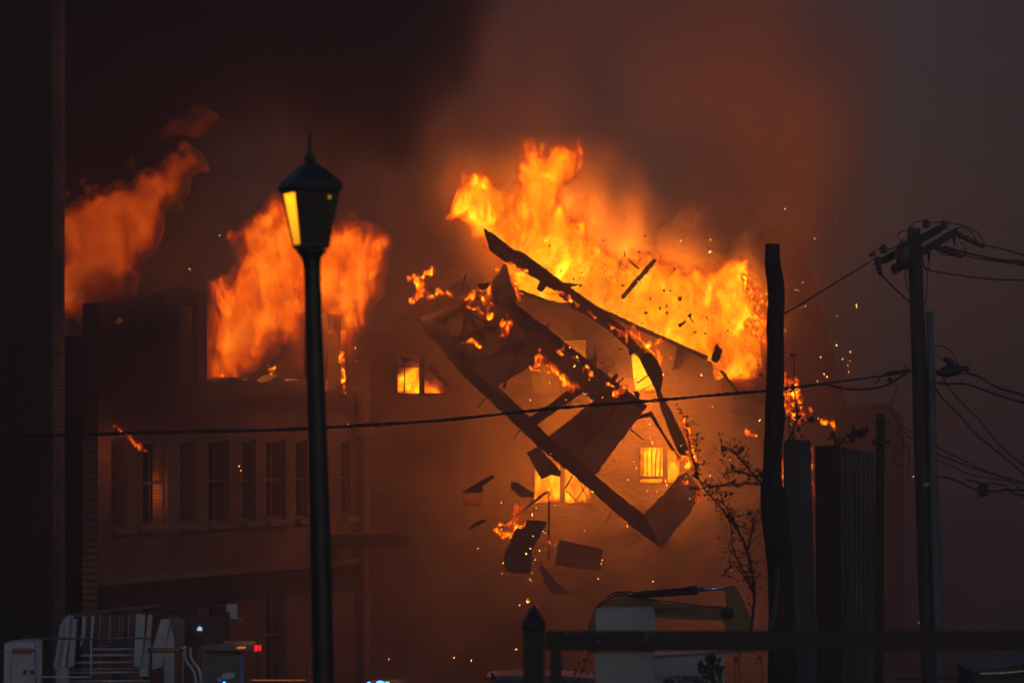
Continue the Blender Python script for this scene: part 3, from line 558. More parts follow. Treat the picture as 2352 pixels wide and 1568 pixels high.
# ------------------------------------------------------------------ flames
MAIN = [(1022, 520), (1025, 440), (1055, 385), (1105, 392), (1122, 438), (1150, 465), (1175, 450), (1188, 420), (1192, 380), (1180, 332), (1230, 330), (1262, 372), (1280, 340), (1325, 318), (1345, 375), (1335, 425), (1300, 440), (1290, 470), (1345, 480), (1362, 540), (1400, 585), (1450, 575), (1520, 585), (1560, 608), (1620, 615), (1690, 605), (1735, 650), (1762, 700), (1768, 790), (1725, 860), (1650, 890), (1540, 900), (1400, 850), (1300, 830), (1220, 780), (1170, 730), (1160, 620), (1120, 548), (1060, 505)]
flame('tallest bright orange and yellow mass of fire rising over the roof', [('poly', MAIN)], 108.5, 'main', soft=.42, base=.85, Dy=1.9, h=.026, warp=1.7, wsc=.8, fine=4.8, fsc=1.45, det=9, rough=.82, seed=4,
      heat=[(1290, 600, 70, .30), (1300, 690, 100, .35), (1440, 690, 100, .25), (1530, 760, 90, .25), (1685, 700, 50, .4), (1070, 460, 60, .10), (1290, 430, 60, .12), (1560, 660, 60, -.08), (1660, 850, 80, -.2), (1100, 440, 40, .1)])
flame('blurred deep red fire billowing up left beside the black building', [('poly', [(125, 745), (125, 500), (190, 450), (235, 415), (300, 425), (330, 380), (380, 368), (425, 340), (445, 365), (410, 425), (385, 480), (378, 540), (350, 590), (310, 640), (280, 700), (235, 735), (190, 722)])], 90, 'deep', soft=.4, base=.8, Dy=1.7, h=.028, warp=2.0, wsc=.8, fine=3.9, fsc=1.1, det=8, rough=.72, seed=9, heat=[(190, 640, 90, .2), (235, 470, 60, .12)])
FB = [(470, 860), (470, 705), (510, 645), (560, 610), (540, 560), (580, 515), (620, 500), (645, 450), (690, 470), (730, 560), (760, 520), (800, 528), (832, 505), (872, 540), (888, 590), (855, 640), (848, 700), (835, 760), (800, 800), (765, 860), (742, 850), (740, 740), (700, 735), (680, 780), (640, 775), (600, 822), (560, 850), (520, 866)]
flame('orange fire rolling out of the mill behind the street lamp', [('poly', FB)], 99, 'mid', soft=.45, base=.68, Dy=1.6, h=.026, warp=1.6, wsc=.8, fine=4.8, fsc=1.6, det=9, rough=.8, seed=15, heat=[(660, 570, 60, .2), (800, 740, 40, .25), (625, 690, 35, -.2), (515, 745, 50, .22), (640, 800, 35, -.3), (560, 590, 25, -.2)])
flame('dim red tongue of fire under the street lamp fire', [('poly', [(640, 860), (660, 790), (700, 760), (740, 760), (700, 850)])], 99.5, 'dim', soft=.6, base=.7, Dy=.8, h=.04, fine=.9, seed=31)
flame('faint red wisp of flame high above the left fire', [('poly', [(378, 300), (400, 270), (430, 262), (450, 230), (478, 250), (482, 290), (440, 305), (410, 298)])], 92, 'dim', soft=.5, base=.5, Dy=.8, h=.04, fine=1.2, seed=33)
sm = dict(soft=.22, Dy=.3, h=.013, warp=.7, wsc=2.5, fine=3.6, fsc=7.5, det=5, rough=.6, pad=.3, hull=(.03, .12), base=.75, lo=.25, hi=1.1)
def fl(label, shapes, d, mat='hot', **kw):
    q = dict(sm); q.update(kw); shapes = [(a, b, c*1.45) for a, b, c in shapes]; q['seed'] = fl.n; fl.n += 3; return flame(label, shapes, d, mat, **q)
fl.n = 40
L_ = lambda pts, r: ('line', pts, r)
fl('fringe of small flames licking along the low roof left of the beam', [L_([(942, 688), (970, 675), (960, 650), (940, 640), (990, 628)], .09), L_([(960, 688), (1010, 668), (1035, 672)], .10), L_([(950, 640), (985, 622)], .1)], 103.5)
fl('faint orange flames behind the fringe of small flames', [L_([(1035, 640), (1060, 630), (1068, 625)], .18)], 104, 'dim')
fl('small flames dripping from the black curled scrap', [L_([(1078, 683), (1105, 665), (1120, 655)], .10), L_([(1125, 690), (1122, 655)], .12), L_([(1107, 690), (1125, 712), (1125, 730)], .07)], 98.4)
fl('thin slanted line of fire on the falling frame', [L_([(1072, 698), (1090, 710), (1108, 720)], .06)], 98.4)
fl('little yellow flame on the face of the falling frame', [L_([(1162, 740), (1165, 765)], .12), L_([(1148, 738), (1150, 745)], .05)], 98.4)
fl('short flat flame below the slanted line of fire', [L_([(1070, 786), (1100, 798)], .05)], 98.4)
fl('two bright slivers of fire just under the roof beam', [L_([(1178, 604), (1215, 625)], .06), L_([(1142, 622), (1158, 636)], .06), L_([(1168, 648), (1190, 682)], .05)], 101.4)
fl('flames burning on the lower end of the roof beam', [L_([(1440, 768), (1470, 785), (1490, 800), (1505, 825)], .17), L_([(1500, 790), (1520, 785)], .10), L_([(1490, 805), (1510, 850), (1512, 835)], .10)], 101.5)
fl('row of tiny flames under the upper charred beam', [L_([(1262, 668), (1300, 680), (1330, 700)], .05), L_([(1400, 742), (1420, 758)], .05), L_([(1352, 716), (1362, 728)], .06)], 101.6)
fl('tiny flames on the top edge of the falling frame', [L_([(1290, 800), (1300, 812)], .05), L_([(1345, 845), (1352, 858)], .06), L_([(1392, 880), (1400, 890)], .05)], 98.3)
fl('bright fire along the cross stud of the falling frame', [L_([(1243, 815), (1245, 835), (1238, 842)], .08), L_([(1222, 846), (1262, 862)], .05), L_([(1262, 845), (1300, 870), (1325, 890)], .13), L_([(1310, 885), (1302, 902)], .08)], 98.2)
fl('small bright flames at the right corner of the falling frame', [L_([(1412, 905), (1430, 893), (1436, 890)], .07)], 98.2)
fl('scattered flames on the scraps beside the bare shrub', [L_([(1575, 975), (1583, 1000)], .12), L_([(1568, 985), (1560, 970)], .05), L_([(1583, 1010), (1590, 1035)], .07), L_([(1570, 1050), (1585, 1062), (1575, 1075)], .12), L_([(1600, 1045), (1592, 1062)], .08)], 97)
fl('bright little flame at the torn end of the falling frame', [L_([(1603, 1130), (1610, 1148)], .09), L_([(1572, 1108), (1576, 1112)], .05)], 97)
fl('yellow flame at the bent falling sheet', [L_([(1195, 1180), (1190, 1205), (1180, 1222)], .17), L_([(1180, 1215), (1155, 1225)], .12), L_([(1148, 1205), (1170, 1190)], .05)], 95.3)
fl('sliver of fire on the thin upright stick', [L_([(1264, 1122), (1262, 1148)], .045)], 95.2)
fl('second sliver of fire low on the thin upright stick', [L_([(1262, 1240), (1262, 1250)], .035)], 95.2)
fl('bright flames edging the right side of the tall fire', [L_([(1715, 640), (1735, 680), (1742, 700)], .16), L_([(1735, 720), (1752, 740), (1752, 775)], .16), L_([(1712, 735), (1735, 760), (1755, 782)], .12)], 101, wsc=1.5)
fl('cluster of small flames just right of the tree trunk', [L_([(1802, 875), (1815, 890), (1815, 930)], .22), L_([(1830, 900), (1835, 925)], .15), L_([(1815, 945), (1840, 960), (1850, 945)], .13)], 100)
fl('small flames beyond the shrub near the thin post', [L_([(1890, 965), (1905, 968)], .09)], 100)
fl('small flames in the smoke left of the trunk', [L_([(1712, 995), (1730, 992)], .07)], 100)
fl('thin burning line sloping down on the mill wall', [L_([(278, 980), (283, 990), (287, 1000)], .06), L_([(292, 1003), (310, 1015), (336, 1036)], .05)], 85)
fl('small flame on the sill at the left of the mill fire', [L_([(488, 866), (505, 858)], .09)], 92)
fl('faint flame on the third mill window', [L_([(620, 845), (620, 868)], .08)], 95, 'window')
fl('bright vertical streak of fire in the narrow mill window', [L_([(787, 818), (790, 850), (788, 888)], .07)], 98, h=.012)
fl('flame low behind the street lamp post at the mill', [L_([(745, 860), (747, 888)], .08)], 97, 'window')
fl('small flames floating left above the mill roofline', [L_([(262, 742), (285, 738)], .08)], 88, 'window')
fl('flame glowing in the gap between trunk and grey board', [L_([(1797, 1060), (1799, 1130)], .20)], 100, 'window', fine=1.2)
fl('flames in the slot between the grey board and the metal sheets', [L_([(1866, 1030), (1867, 1090), (1868, 1140)], .17)], 100, 'window', fine=1.2)
ws = dict(lo=-.3, soft=.25, base=.75, Dy=.55, h=.02, warp=.5, wsc=1.2, fine=2.2, fsc=2.6, det=7, rough=.6, pad=.2, hull=(.05, .10))
def wf(label, poly, **kw):
    q = dict(ws); q.update(kw); q['seed'] = fl.n; fl.n += 3; mt = q.pop('mat', 'window'); return flame(label, [('poly', poly)], q.pop('d', 106.4), mt, **q)
wf('fire inside the left window of the collapsing wall', [(900, 860), (925, 845), (965, 835), (975, 880), (1000, 870), (1030, 915), (900, 915)], base=.8)
wf('dull orange fire inside the small upper window', rect(1262, 770, 1355, 860), mat='dull', base=.9, fine=.7)
wf('dull orange fire inside the middle window under the frame', rect(1210, 825, 1295, 915), mat='dull', base=.9, fine=.7)
wf('yellow fire filling the tall narrow window', rect(1440, 795, 1525, 910), base=1.3, mat='main')
wf('fire behind the sticks of the right window', rect(1455, 1018, 1572, 1120), base=.9)
wf('fire filling the wide double window low on the wall', rect(1215, 1058, 1366, 1166), base=.85)
wf('dull glow of fire in the small lower left window', rect(1055, 1112, 1115, 1170), mat='dull', base=.5)
wf('small orange fire in the broken hole near the trunk', rect(1630, 878, 1668, 912), mat='dull', base=1.0)

# ------------------------------------------------------------------ light of the fires
FLIGHTS = [(1290, 540, 111.2, 1500), (1450, 640, 111.2, 1500), (1680, 680, 111.0, 850), (1080, 460, 111.0, 320), (1400, 920, 102.4, 310), (1300, 1100, 103.2, 115), (1520, 1060, 103.2, 220), (1180, 1210, 95.3, 25), (1590, 1050, 97, 60),
           (220, 640, 89.5, 150), (620, 700, 96.5, 260), (800, 650, 97.6, 330), (1480, 860, 104.0, 120), (940, 870, 106.2, 60), (300, 1005, 85, 14), (350, 1130, 88.4, 14)]
for x, y, d, wt in FLIGHTS: fire_light(x, y, d, wt*1.25)

# ------------------------------------------------------------------ smoke
smoke('thick dark brown smoke standing behind the fires', [('poly', [(-500, -500), (1900, -500), (2010, 150), (2040, 420), (2060, 620), (2080, 900), (2150, 1250), (2100, 1700), (-500, 1700)])], 119.5, .22, (.47, .27, .20), soft=4, Dy=12, h=.5, warp=9, wsc=.10, fine=2.6, fsc=.17, seed=3, base=.8, lo=.15, hi=1.2)
smoke('black smoke rolling across the upper left', [('poly', [(-500, -500), (1250, -500), (1180, 0), (1060, 200), (960, 420), (900, 470), (840, 460), (720, 400), (640, 380), (560, 440), (500, 560), (470, 700), (320, 760), (150, 800), (-500, 820)])], 94, .9, (.07, .055, .058), soft=2.6, Dy=6, h=.35, warp=7, wsc=.13, fine=2.8, fsc=.2, seed=12, base=1.15, pad=5)
smoke('grey brown smoke bank filling the far right', [('poly', [(-900, -900), (3300, -900), (3300, 1900), (-900, 1900)])], 165, .12, (.92, .68, .68), soft=4, Dy=12, h=1.0, warp=6, wsc=.05, fine=1.2, fsc=.07, seed=41, base=1.0, hi=1.0)
smoke('dark smoke hanging in front of the mill under the left fires', [('poly', [(150, 560), (400, 640), (480, 470), (470, 720), (480, 900), (600, 880), (720, 870), (860, 900), (860, 980), (600, 1010), (300, 1060), (150, 1080)])], 82.2, 1.3, (.26, .15, .135), soft=.9, Dy=1.8, h=.12, warp=1.2, wsc=.4, fine=1.4, fsc=.45, seed=18, pad=1.5)
smoke('smoke tinted gold for glow around the tallest fire', [('poly', [(980, 560), (1000, 360), (1160, 290), (1340, 260), (1420, 400), (1560, 480), (1720, 520), (1820, 640), (1820, 820), (1600, 900), (1200, 800)])], 112.4, .60, (.88, .52, .15), soft=1.8, Dy=2.4, h=.22, warp=2.2, wsc=.35, fine=2.6, fsc=.45, det=6, seed=71, base=.8, pad=2.5)  # golden albedo simulates the glow of the fire
smoke('smoke tinted and lit orange in front of the burning wall', [('poly', [(880, 700), (1040, 600), (1250, 640), (1480, 700), (1720, 820), (1800, 1000), (1760, 1300), (1500, 1450), (1200, 1400), (980, 1300), (900, 1100)])], 102.2, .32, (.78, .50, .24), soft=2.2, Dy=2.2, h=.2, warp=1.6, wsc=.4, fine=2.6, fsc=.5, seed=61, base=.8, pad=2)  # warm albedo puts part of the orange glow into the smoke colour
smoke('thin murky smoke drifting in front of the collapsing wall', [('poly', [(-100, 650), (400, 550), (900, 420), (1400, 300), (1900, 350), (2080, 700), (2150, 1100), (2100, 1700), (-100, 1700)])], 93, .12, (.36, .22, .16), soft=3, Dy=6, h=.35, warp=4, wsc=.2, fine=3.0, fsc=.3, seed=25, base=.6, lo=.1, pad=4)

# ------------------------------------------------------------------ street lamp
ld = 24.0; base = PX(745, 1800, ld); base.z = 0
lamp = empty('street_lamp', base, label='black street lamp with a tapered lantern, one yellow lit pane on its left side', cat='street lamp')
def onto(o, parent):
    o.parent = parent; bpy.context.view_layer.update(); o.matrix_parent_inverse = parent.matrix_world.inverted(); return o
def PL(x, y, d=ld): return PX(x, y, d)
bm = bmesh.new()
pts = [(751, 1790, 27), (748, 1730, 26), (747, 1700, 25), (743, 1560, 24.5), (735, 1200, 23.5), (726, 900, 21), (720, 720, 19.5), (717, 620, 19), (716, 600, 21), (715, 590, 24), (715, 580, 33), (715, 573, 35)]
pp = [PL(x, y) for x, y, r in pts]; pp[0].z = .02
b_tube(bm, pp, [r*K*ld for x, y, r in pts], 20); onto(link('post', bm, M['black_metal'], smooth=True), lamp)
bm = bmesh.new(); b0 = pp[0]
b_tube(bm, [Vector((b0.x, ld, 0)), Vector((b0.x, ld, .06)), Vector((b0.x, ld, .1)), Vector((b0.x, ld, .35))], [.2, .2, .13, .09], 16); onto(link('base', bm, M['black_metal'], smooth=True), lamp)
TH = R(21); ax = (Vector((math.cos(TH), math.sin(TH), 0)), Vector((-math.sin(TH), math.cos(TH), 0)))   # lantern axes: a = along front face, b = away
def sq(cx, y, wpx, d=ld):
    c = PL(cx, y); h = wpx*K*ld/2
    return [c+(ax[0]*sx+ax[1]*sy)*h for sx, sy in ((-1, -1), (1, -1), (1, 1), (-1, 1))]
TOPY, BOTY = 440, 566; WT, WB = 98, 60
ct, cb_ = 713, 714
bm = bmesh.new(); tops, bots = sq(ct, TOPY, WT), sq(cb_, BOTY, WB)
for i in range(4):          # corner bars
    b_tube(bm, [bots[i], tops[i]], .013, 6)
for ring in (tops, bots):
    for i in range(4): b_tube(bm, [ring[i], ring[(i+1) % 4]], .014, 6)
onto(link('lantern_frame', bm, M['black_metal']), lamp)
def inset_face(i, a, b, off=0.0):
    p = [bots[i], bots[(i+1) % 4], tops[(i+1) % 4], tops[i]]; c = sum(p, Vector())/4
    return [c+(q-c)*a for q in p]
for i, nm_, mt in ((0, 'shield', 'black_metal'), (1, 'shield', 'black_metal'), (2, 'shield', 'black_metal')):
    bm = bmesh.new(); q = inset_face(i, .97, 0); cc = sum(q, Vector())/4; n = (q[1]-q[0]).cross(q[3]-q[0]).normalized()*.008
    b_loft(bm, [[v-n for v in q], [v+n for v in q]]); onto(link(nm_, bm, M[mt]), lamp)
m_, t_, p_ = newmat('lit_lantern_glass'); p_.inputs['Emission Color'].default_value = (1, .37, .004, 1); p_.inputs['Base Color'].default_value = (.6, .4, .1, 1)
tc = t_.nodes.new('ShaderNodeTexCoord'); sp = t_.nodes.new('ShaderNodeSeparateXYZ'); mr = t_.nodes.new('ShaderNodeMapRange'); t_.links.new(tc.outputs['Generated'], sp.inputs[0]); t_.links.new(sp.outputs[2], mr.inputs[0])
mr.inputs[1].default_value = 0; mr.inputs[2].default_value = .85; mr.inputs[3].default_value = .5; mr.inputs[4].default_value = 1.35; t_.links.new(mr.outputs[0], p_.inputs['Emission Strength'])
bm = bmesh.new(); q = inset_face(3, .93, 0); n = (q[1]-q[0]).cross(q[3]-q[0]).normalized()*.004
b_loft(bm, [[v-n for v in q], [v+n for v in q]]); onto(link('glass_pane', bm, m_), lamp)
bm = bmesh.new(); rings = [sq(713, y, w_) for y, w_ in ((444, 104), (436, 116), (429, 119), (419, 110), (400, 78), (385, 48), (374, 22), (370, 18))]
b_loft(bm, rings); onto(link('roof', bm, M['black_metal']), lamp)
bm = bmesh.new(); b_tube(bm, [PL(711, y) for y in (372, 368, 363, 358, 352, 340, 320, 300)], [x*K*ld for x in (9, 13, 14, 10, 6, 4.5, 3.5, 1.5)], 12); onto(link('finial', bm, M['black_metal'], smooth=True), lamp)
bm = bmesh.new(); bmesh.ops.create_uvsphere(bm, u_segments=10, v_segments=8, radius=.012, matrix=Matrix.Translation(PL(757, 453, ld-.13))); onto(link('bright_dot', bm, emat('dim_amber_dot', (1, .45, .02), .18), smooth=True), lamp)  # small emissive amber dot on the lantern

# ------------------------------------------------------------------ fence with a sign on it
fd = 22.0; fk = K*fd
fence = empty('rail_fence', PX(1225, HOR, fd)-Vector((0, 0, EYE)), label='dark painted rail fence with a pointed post, crossing the bottom right', cat='fence')
def fr(x0, y0, x1, y1, d, th, nm_, mat='fence', parent=fence, bev=.004):
    p, q = PX(x0, y0, d), PX(x1, y1, d); bm = bmesh.new(); b_box(bm, ((p.x+q.x)/2, d+th/2, (p.z+q.z)/2), (abs(q.x-p.x), th, abs(q.z-p.z)))
    bmesh.ops.bevel(bm, geom=bm.edges[:], offset=bev, segments=2, affect='EDGES'); return onto(link(nm_, bm, M[mat]), parent)
bm = bmesh.new(); c = PX(1226, 1440, fd+.06); hw = .061
def sqv(z, h): return [Vector((c.x+sx*h, c.y+sy*h, z)) for sx, sy in ((-1, -1), (1, -1), (1, 1), (-1, 1))]
zt = lambda y: PX(0, y, fd).z
b_loft(bm, [sqv(0.01, hw), sqv(zt(1446), hw), sqv(zt(1442), hw+.008), sqv(zt(1430), hw+.008), sqv(zt(1424), hw-.006), sqv(zt(1402), .028), sqv(zt(1390), .004)]); onto(link('post', bm, M['fence']), fence)
fr(1252, 1448, 2700, 1494, fd+.02, .05, 'rail'); fr(1252, 1700, 2700, 1745, fd+.02, .05, 'rail')
fr(1254, 1449, 1300, 1493, fd+.012, .008, 'bracket', bev=.001)
fr(1264, 1494.5, 1290, 1790, fd+.03, .05, 'baluster')
for x in (1520+k*255 for k in range(5)):
    if x > 1500: fr(x, 1746, x+30, 1875, fd+.03, .05, 'baluster')
fr(2560, 1440, 2610, 1875, fd+.08, .1, 'post')
sg = empty('sign', PX(1436, 1480, fd+.08), label='blank grey back of a sign with rounded corners, bolted behind the fence rail', cat='sign')
def rrect(x0, y0, x1, y1, r):
    out = []
    for cx, cy_, a0 in ((x1-r, y0+r, -90), (x1-r, y1-r, 0), (x0+r, y1-r, 90), (x0+r, y0+r, 180)):
        for k in range(7): a = R(a0+k*15); out.append((cx+math.cos(a)*r, cy_+math.sin(a)*r))
    return out
bm = bmesh.new(); b_sheet(bm, rrect(1368, 1394, 1503, 1640, 9), [], (0, .004, 0), lambda x, y: PX(x, y, fd+.085)); onto(link('sign_plate', bm, M['sign_back']), sg)
for x, y in ((1377, 1453), (1377, 1473), (1483, 1456), (1483, 1468), (1300, 1453)):
    bm = bmesh.new(); b_tube(bm, [PX(x, y, fd+.004), PX(x, y, fd+.022)], [.006, .009], 8); onto(link('bolt', bm, M['chrome'], smooth=True), sg if x > 1350 else fence)

# ------------------------------------------------------------------ utility pole
ud = 62.0; uk = K*ud
pole = empty('utility_pole', Vector((PX(2150, HOR, ud).x, ud, gz_(ud))), label='tall wooden utility pole with tilted crossarms and a grey conduit pipe on its right', cat='utility pole')
bm = bmesh.new()
seq = [(2099, 525, 15), (2101, 560, 16), (2104, 640, 16.5), (2110, 800, 17), (2117, 1000, 19), (2126, 1250, 20), (2133, 1450, 21), (2140, 1600, 22), (2165, 2060, 24)]
b_tube(bm, [PX(x, y, ud) for x, y, r in seq], [r*uk for x, y, r in seq], 16); onto(link('pole', bm, M['pole_wood'], smooth=True), pole)
bm = bmesh.new(); seq = [(2135, 715, 8.5), (2139, 850, 9), (2141, 1000, 10), (2148, 1250, 12), (2155, 1450, 12), (2160, 1600, 12), (2176, 2060, 12)]
b_tube(bm, [PX(x, y, ud-.17) for x, y, r in seq], [r*uk for x, y, r in seq], 12); onto(link('conduit', bm, M['conduit'], smooth=True), pole)
def bar3(a, b, w_, h_, d0, d1, nm_='crossarm', mat='pole_wood', parent=pole):
    p, q = PX(*a, d0), PX(*b, d1); v = q-p; L = v.length; rot = v.to_track_quat('X', 'Z').to_matrix(); bm = bmesh.new()
    b_box(bm, (p+q)/2, (L, w_, h_), rot); bmesh.ops.bevel(bm, geom=bm.edges[:], offset=.008, segments=1, affect='EDGES'); return onto(link(nm_, bm, M[mat]), parent)
bar3((2026, 600), (2160, 524), .10, .115, ud+.2, ud+.5); bar3((2052, 617), (2199, 530), .10, .115, ud-.25, ud+.05)
bar3((2050, 622), (2078, 607), .09, .13, ud-.2, ud-.15, 'arm_block')
def insul(x, y, r, h, d=ud, dirn=(0, 1), nm_='insulator'):
    bm = bmesh.new(); p = PX(x, y, d); v = Vector((dirn[0], 0, dirn[1])).normalized(); prof = [(0, .4), (.12, 1), (.2, .45), (.35, 1), (.45, .45), (.6, .9), (.7, .4), (.85, .6), (1, .25)]
    b_tube(bm, [p+v*h*t for t, s in prof], [r*s for t, s in prof], 10); onto(link(nm_, bm, M['insulator'], smooth=True), pole)
for x, y in c11([(1010, 320), (1255, 335), (430, 665)]): insul(x, y, .085, .15, ud, (0, 1))
for x, y in c11([(800, 460)]): insul(x, y, .08, .2, ud-.3, (0, 1))
(x, y), = c11([(330, 710)]); insul(x, y, .075, .32, ud, (.25, -1))
(x, y), = c11([(1440, 400)]); insul(x, y, .06, .5, ud, (1, -.48))
(x, y), = c11([(1130, 560)]); insul(x, y, .075, .5, ud-.2, (1, -.4))
(x, y), = c11([(1050, 600)]); insul(x, y, .035, .22, ud, (0, -1))
(x, y), = c11([(1400, 400)]); insul(x, y, .035, .18, ud, (0, -1))
(x, y), = c11([(230, 690)]); insul(x, y, .04, .12, ud, (1, .2))
bm = bmesh.new(); p = PX(*c11([(720, 700)])[0], ud-.3)
b_tube(bm, [p+Vector((0, 0, z)) for z in (-.22, -.2, 0, .16, .2, .24)], [.03, .13, .15, .14, .1, .03], 12); onto(link('cutout_housing', bm, M['insulator'], smooth=True), pole)
bm = bmesh.new(); p = PX(*c11([(700, 560)])[0], ud-.3); b_box(bm, p, (.16, .12, .2)); onto(link('switch_box', bm, M['insulator']), pole)
bm = bmesh.new(); b_box(bm, PX(2128, 1112, ud-.21), (.10, .01, .06)); onto(link('number_plate', bm, M['sign_back']), pole)
bm = bmesh.new(); prof = [(2150, 854, 5), (2160, 856, 8), (2168, 855, 13), (2185, 850, 15), (2200, 847, 12), (2210, 847, 6), (2222, 846, 7), (2226, 846, 4)]
b_tube(bm, [PX(x, y, ud-.2) for x, y, r in prof], [r*uk for x, y, r in prof], 10); b_tube(bm, [PX(2168, 822, ud-.2), PX(2176, 828, ud-.2), PX(2190, 836, ud-.2)], [.03, .05, .06], 8); onto(link('splice_case', bm, M['wire'], smooth=True), pole)
# jumper wires that belong to the pole
def jw(pts, r=.009, d=ud): o = wire('jumper_wire', pts, d, r, M['wire']); onto(o, pole)
jw(c11([(835, 335), (850, 250), (920, 230), (1000, 232), (1130, 242), (1240, 240), (1400, 262), (1540, 290), (1680, 350), (1770, 440), (1810, 540)]))
jw(c11([(630, 490), (630, 410), (680, 370), (780, 358), (940, 372)]))
jw(c11([(245, 690), (300, 640), (380, 590), (430, 580), (520, 605), (600, 560)]))
jw(c11([(1430, 315), (1530, 315), (1640, 390), (1720, 510), (1800, 560)]))
jw(c11([(1460, 500), (1520, 550), (1550, 620), (1555, 690)])); jw(c11([(1180, 620), (1230, 680), (1310, 690), (1380, 640)]))
jw(c11([(730, 870), (730, 980), (750, 1090), (785, 1190)])); jw(c11([(960, 700), (990, 830), (1010, 880), (1060, 850), (1055, 700)])); jw(c11([(1020, 880), (1030, 1000), (1020, 1220), (1005, 1400)]))
jw(c11([(925, 810), (1000, 850), (1060, 900)])); jw(c11([(380, 930), (560, 1120), (790, 1330)]), .014)
jw(c12([(800, 150), (880, 160), (950, 205), (1010, 310)])); jw(c12([(800, 225), (870, 265)])); jw(c12([(545, 350), (560, 320), (590, 350), (540, 425)]), .006)
# line wires
W_ = lambda lab, pts, d=ud, r=.013, **kw: wire('overhead_wire', pts, d, r, M['wire'], label=lab, cat='wire', **kw)
W_('uppermost wire leaving the crossarm insulator to the right edge', c11([(1740, 530), (1900, 570), (2100, 615), (2352, 685)])+[(2460, 612)], d2=55)
W_('thick spliced wire, middle one of three leaving the crossarms', c11([(1280, 580), (1500, 640), (1750, 700), (1900, 730), (2100, 760), (2352, 785)])+[(2460, 625)], r=.018, d2=56)
W_('thin wire just under the thick spliced wire at the crossarms', c11([(1400, 640), (1550, 690), (1800, 745), (2352, 825)])+[(2460, 632)], d2=55)
W_('lowest wire leaving the pole top to the right edge', c11([(1060, 900), (1350, 945), (1700, 995), (2000, 1020), (2352, 1030)])+[(2480, 650)], d2=54)
W_('thin guy wire rising from the tree trunk to the crossarm', c6([(612, 755), (660, 730), (900, 585), (1215, 392)]), 52, d2=62, r=.012)
bm = bmesh.new()
cab = [(-150, 990), (0, 996), (140, 999), (300, 994), (460, 990), (600, 988), (720, 983), (860, 975), (1000, 966), (1130, 953), (1290, 936), (1500, 920), (1630, 908), (1760, 897), (1860, 885), (1900, 880)]
W_('long twisted service cable sagging across the whole picture', cab, 44, r=.013, d2=60, twist=.011)
W_('thin straight span of cable from the twisted cable to the pole', [(1895, 880), (1990, 868), (2060, 858), (2095, 850)], 60, r=.014, d2=62)
W_('lower loop of cable drooping between the twisted cable and the pole', [(1895, 880), (1925, 890), (1968, 894), (2020, 889), (2050, 877), (2080, 858), (2096, 850)], 60, r=.016, d2=62)
W_('thin loop climbing from the drooping cable to the pole', c12([(285, 495), (330, 440), (370, 400), (400, 385)]), 61.5, r=.009)
bm = bmesh.new(); bmesh.ops.create_icosphere(bm, subdivisions=2, radius=.038, matrix=Matrix.Translation(PX(*c12([(425, 440)])[0], 61.6))); onto(link('cable_clamp', bm, M['wire'], smooth=True), pole)
bm = bmesh.new(); pr = c12([(395, 388), (450, 382), (500, 380), (560, 370), (600, 358)]); b_tube(bm, [PX(x, y, 61.7) for x, y in pr], [.02, .035, .028, .035, .02], 8); onto(link('strain_clamp', bm, M['wire'], smooth=True), pole)
W_('faint dangling wires below the cable clamp', c12([(445, 450), (480, 490), (485, 540), (445, 600), (450, 690), (480, 800), (520, 870), (580, 920), (640, 965)]), 61, r=.007)
W_('upper right cable curving down from the splice case', c12([(1080, 380), (1180, 410), (1290, 480), (1400, 525), (1568, 575)])+[(2460, 945)], r=.016, d2=56)
W_('second thin cable twisting round the upper right cable', c12([(980, 400), (1080, 390), (1200, 430), (1260, 455), (1340, 515), (1480, 540), (1568, 570)])+[(2460, 950)], r=.010, d2=56)
W_('thick cable below the splice case reaching the right edge', c12([(820, 465), (900, 475), (1080, 480), (1200, 520), (1400, 590), (1568, 640)])+[(2460, 965)], r=.018, d2=56)
W_('steep cable falling right from the splice case, upper of two', c12([(880, 430), (930, 510), (1030, 630), (1200, 800), (1300, 930), (1450, 1080), (1568, 1170)])+[(2420, 1130)], r=.015, d2=52)
W_('steep cable falling right from the pole, lower of two', c12([(810, 510), (900, 630), (1020, 750), (1150, 890), (1300, 1020), (1480, 1170), (1568, 1245)])+[(2420, 1150)], r=.017, d2=52)
W_('upper faint slack line low to the right of the pole', c12([(830, 1015), (1000, 1100), (1200, 1200), (1400, 1270), (1568, 1310)])+[(2460, 1130)], r=.010, d2=66)
W_('middle faint slack line low to the right of the pole', c12([(830, 1075), (1000, 1140), (1250, 1230), (1420, 1280), (1568, 1380)])+[(2460, 1160)], r=.010, d2=66)
W_('lower faint slack line low to the right of the pole', c12([(830, 1130), (960, 1180), (1100, 1245), (1350, 1290), (1568, 1330)])+[(2460, 1150)], r=.009, d2=66)
W_('lumpy cable with a dark square box low to the right of the pole', c12([(810, 1258), (900, 1270), (1030, 1315), (1100, 1350), (1180, 1380), (1270, 1385), (1340, 1390), (1420, 1375), (1568, 1385)])+[(2460, 1140)], r=.014, d2=58)
W_('kinked cable passing over the dark square box', c12([(1070, 1285), (1130, 1300), (1250, 1330), (1300, 1320), (1400, 1340), (1470, 1400), (1568, 1430)])+[(2460, 1170)], r=.013, d2=58)
bm = bmesh.new(); p = PX(*c12([(1218, 1380)])[0], 61); b_box(bm, p, (.17, .12, .15)); b_box(bm, p+Vector((0, 0, -.08)), (.1, .08, .05)); b_box(bm, p+Vector((0, 0, .085)), (.13, .08, .03))
bmesh.ops.bevel(bm, geom=bm.edges[:], offset=.01, segments=2, affect='EDGES'); link('junction_box', bm, M['wire'], label='dark square junction box hanging on the lumpy cable', cat='junction box')
W_('faint tangle of loose wire left of the pole', c12([(390, 830), (430, 845), (520, 930), (560, 1010), (520, 1060), (470, 1010), (400, 980)]), 61, r=.006)
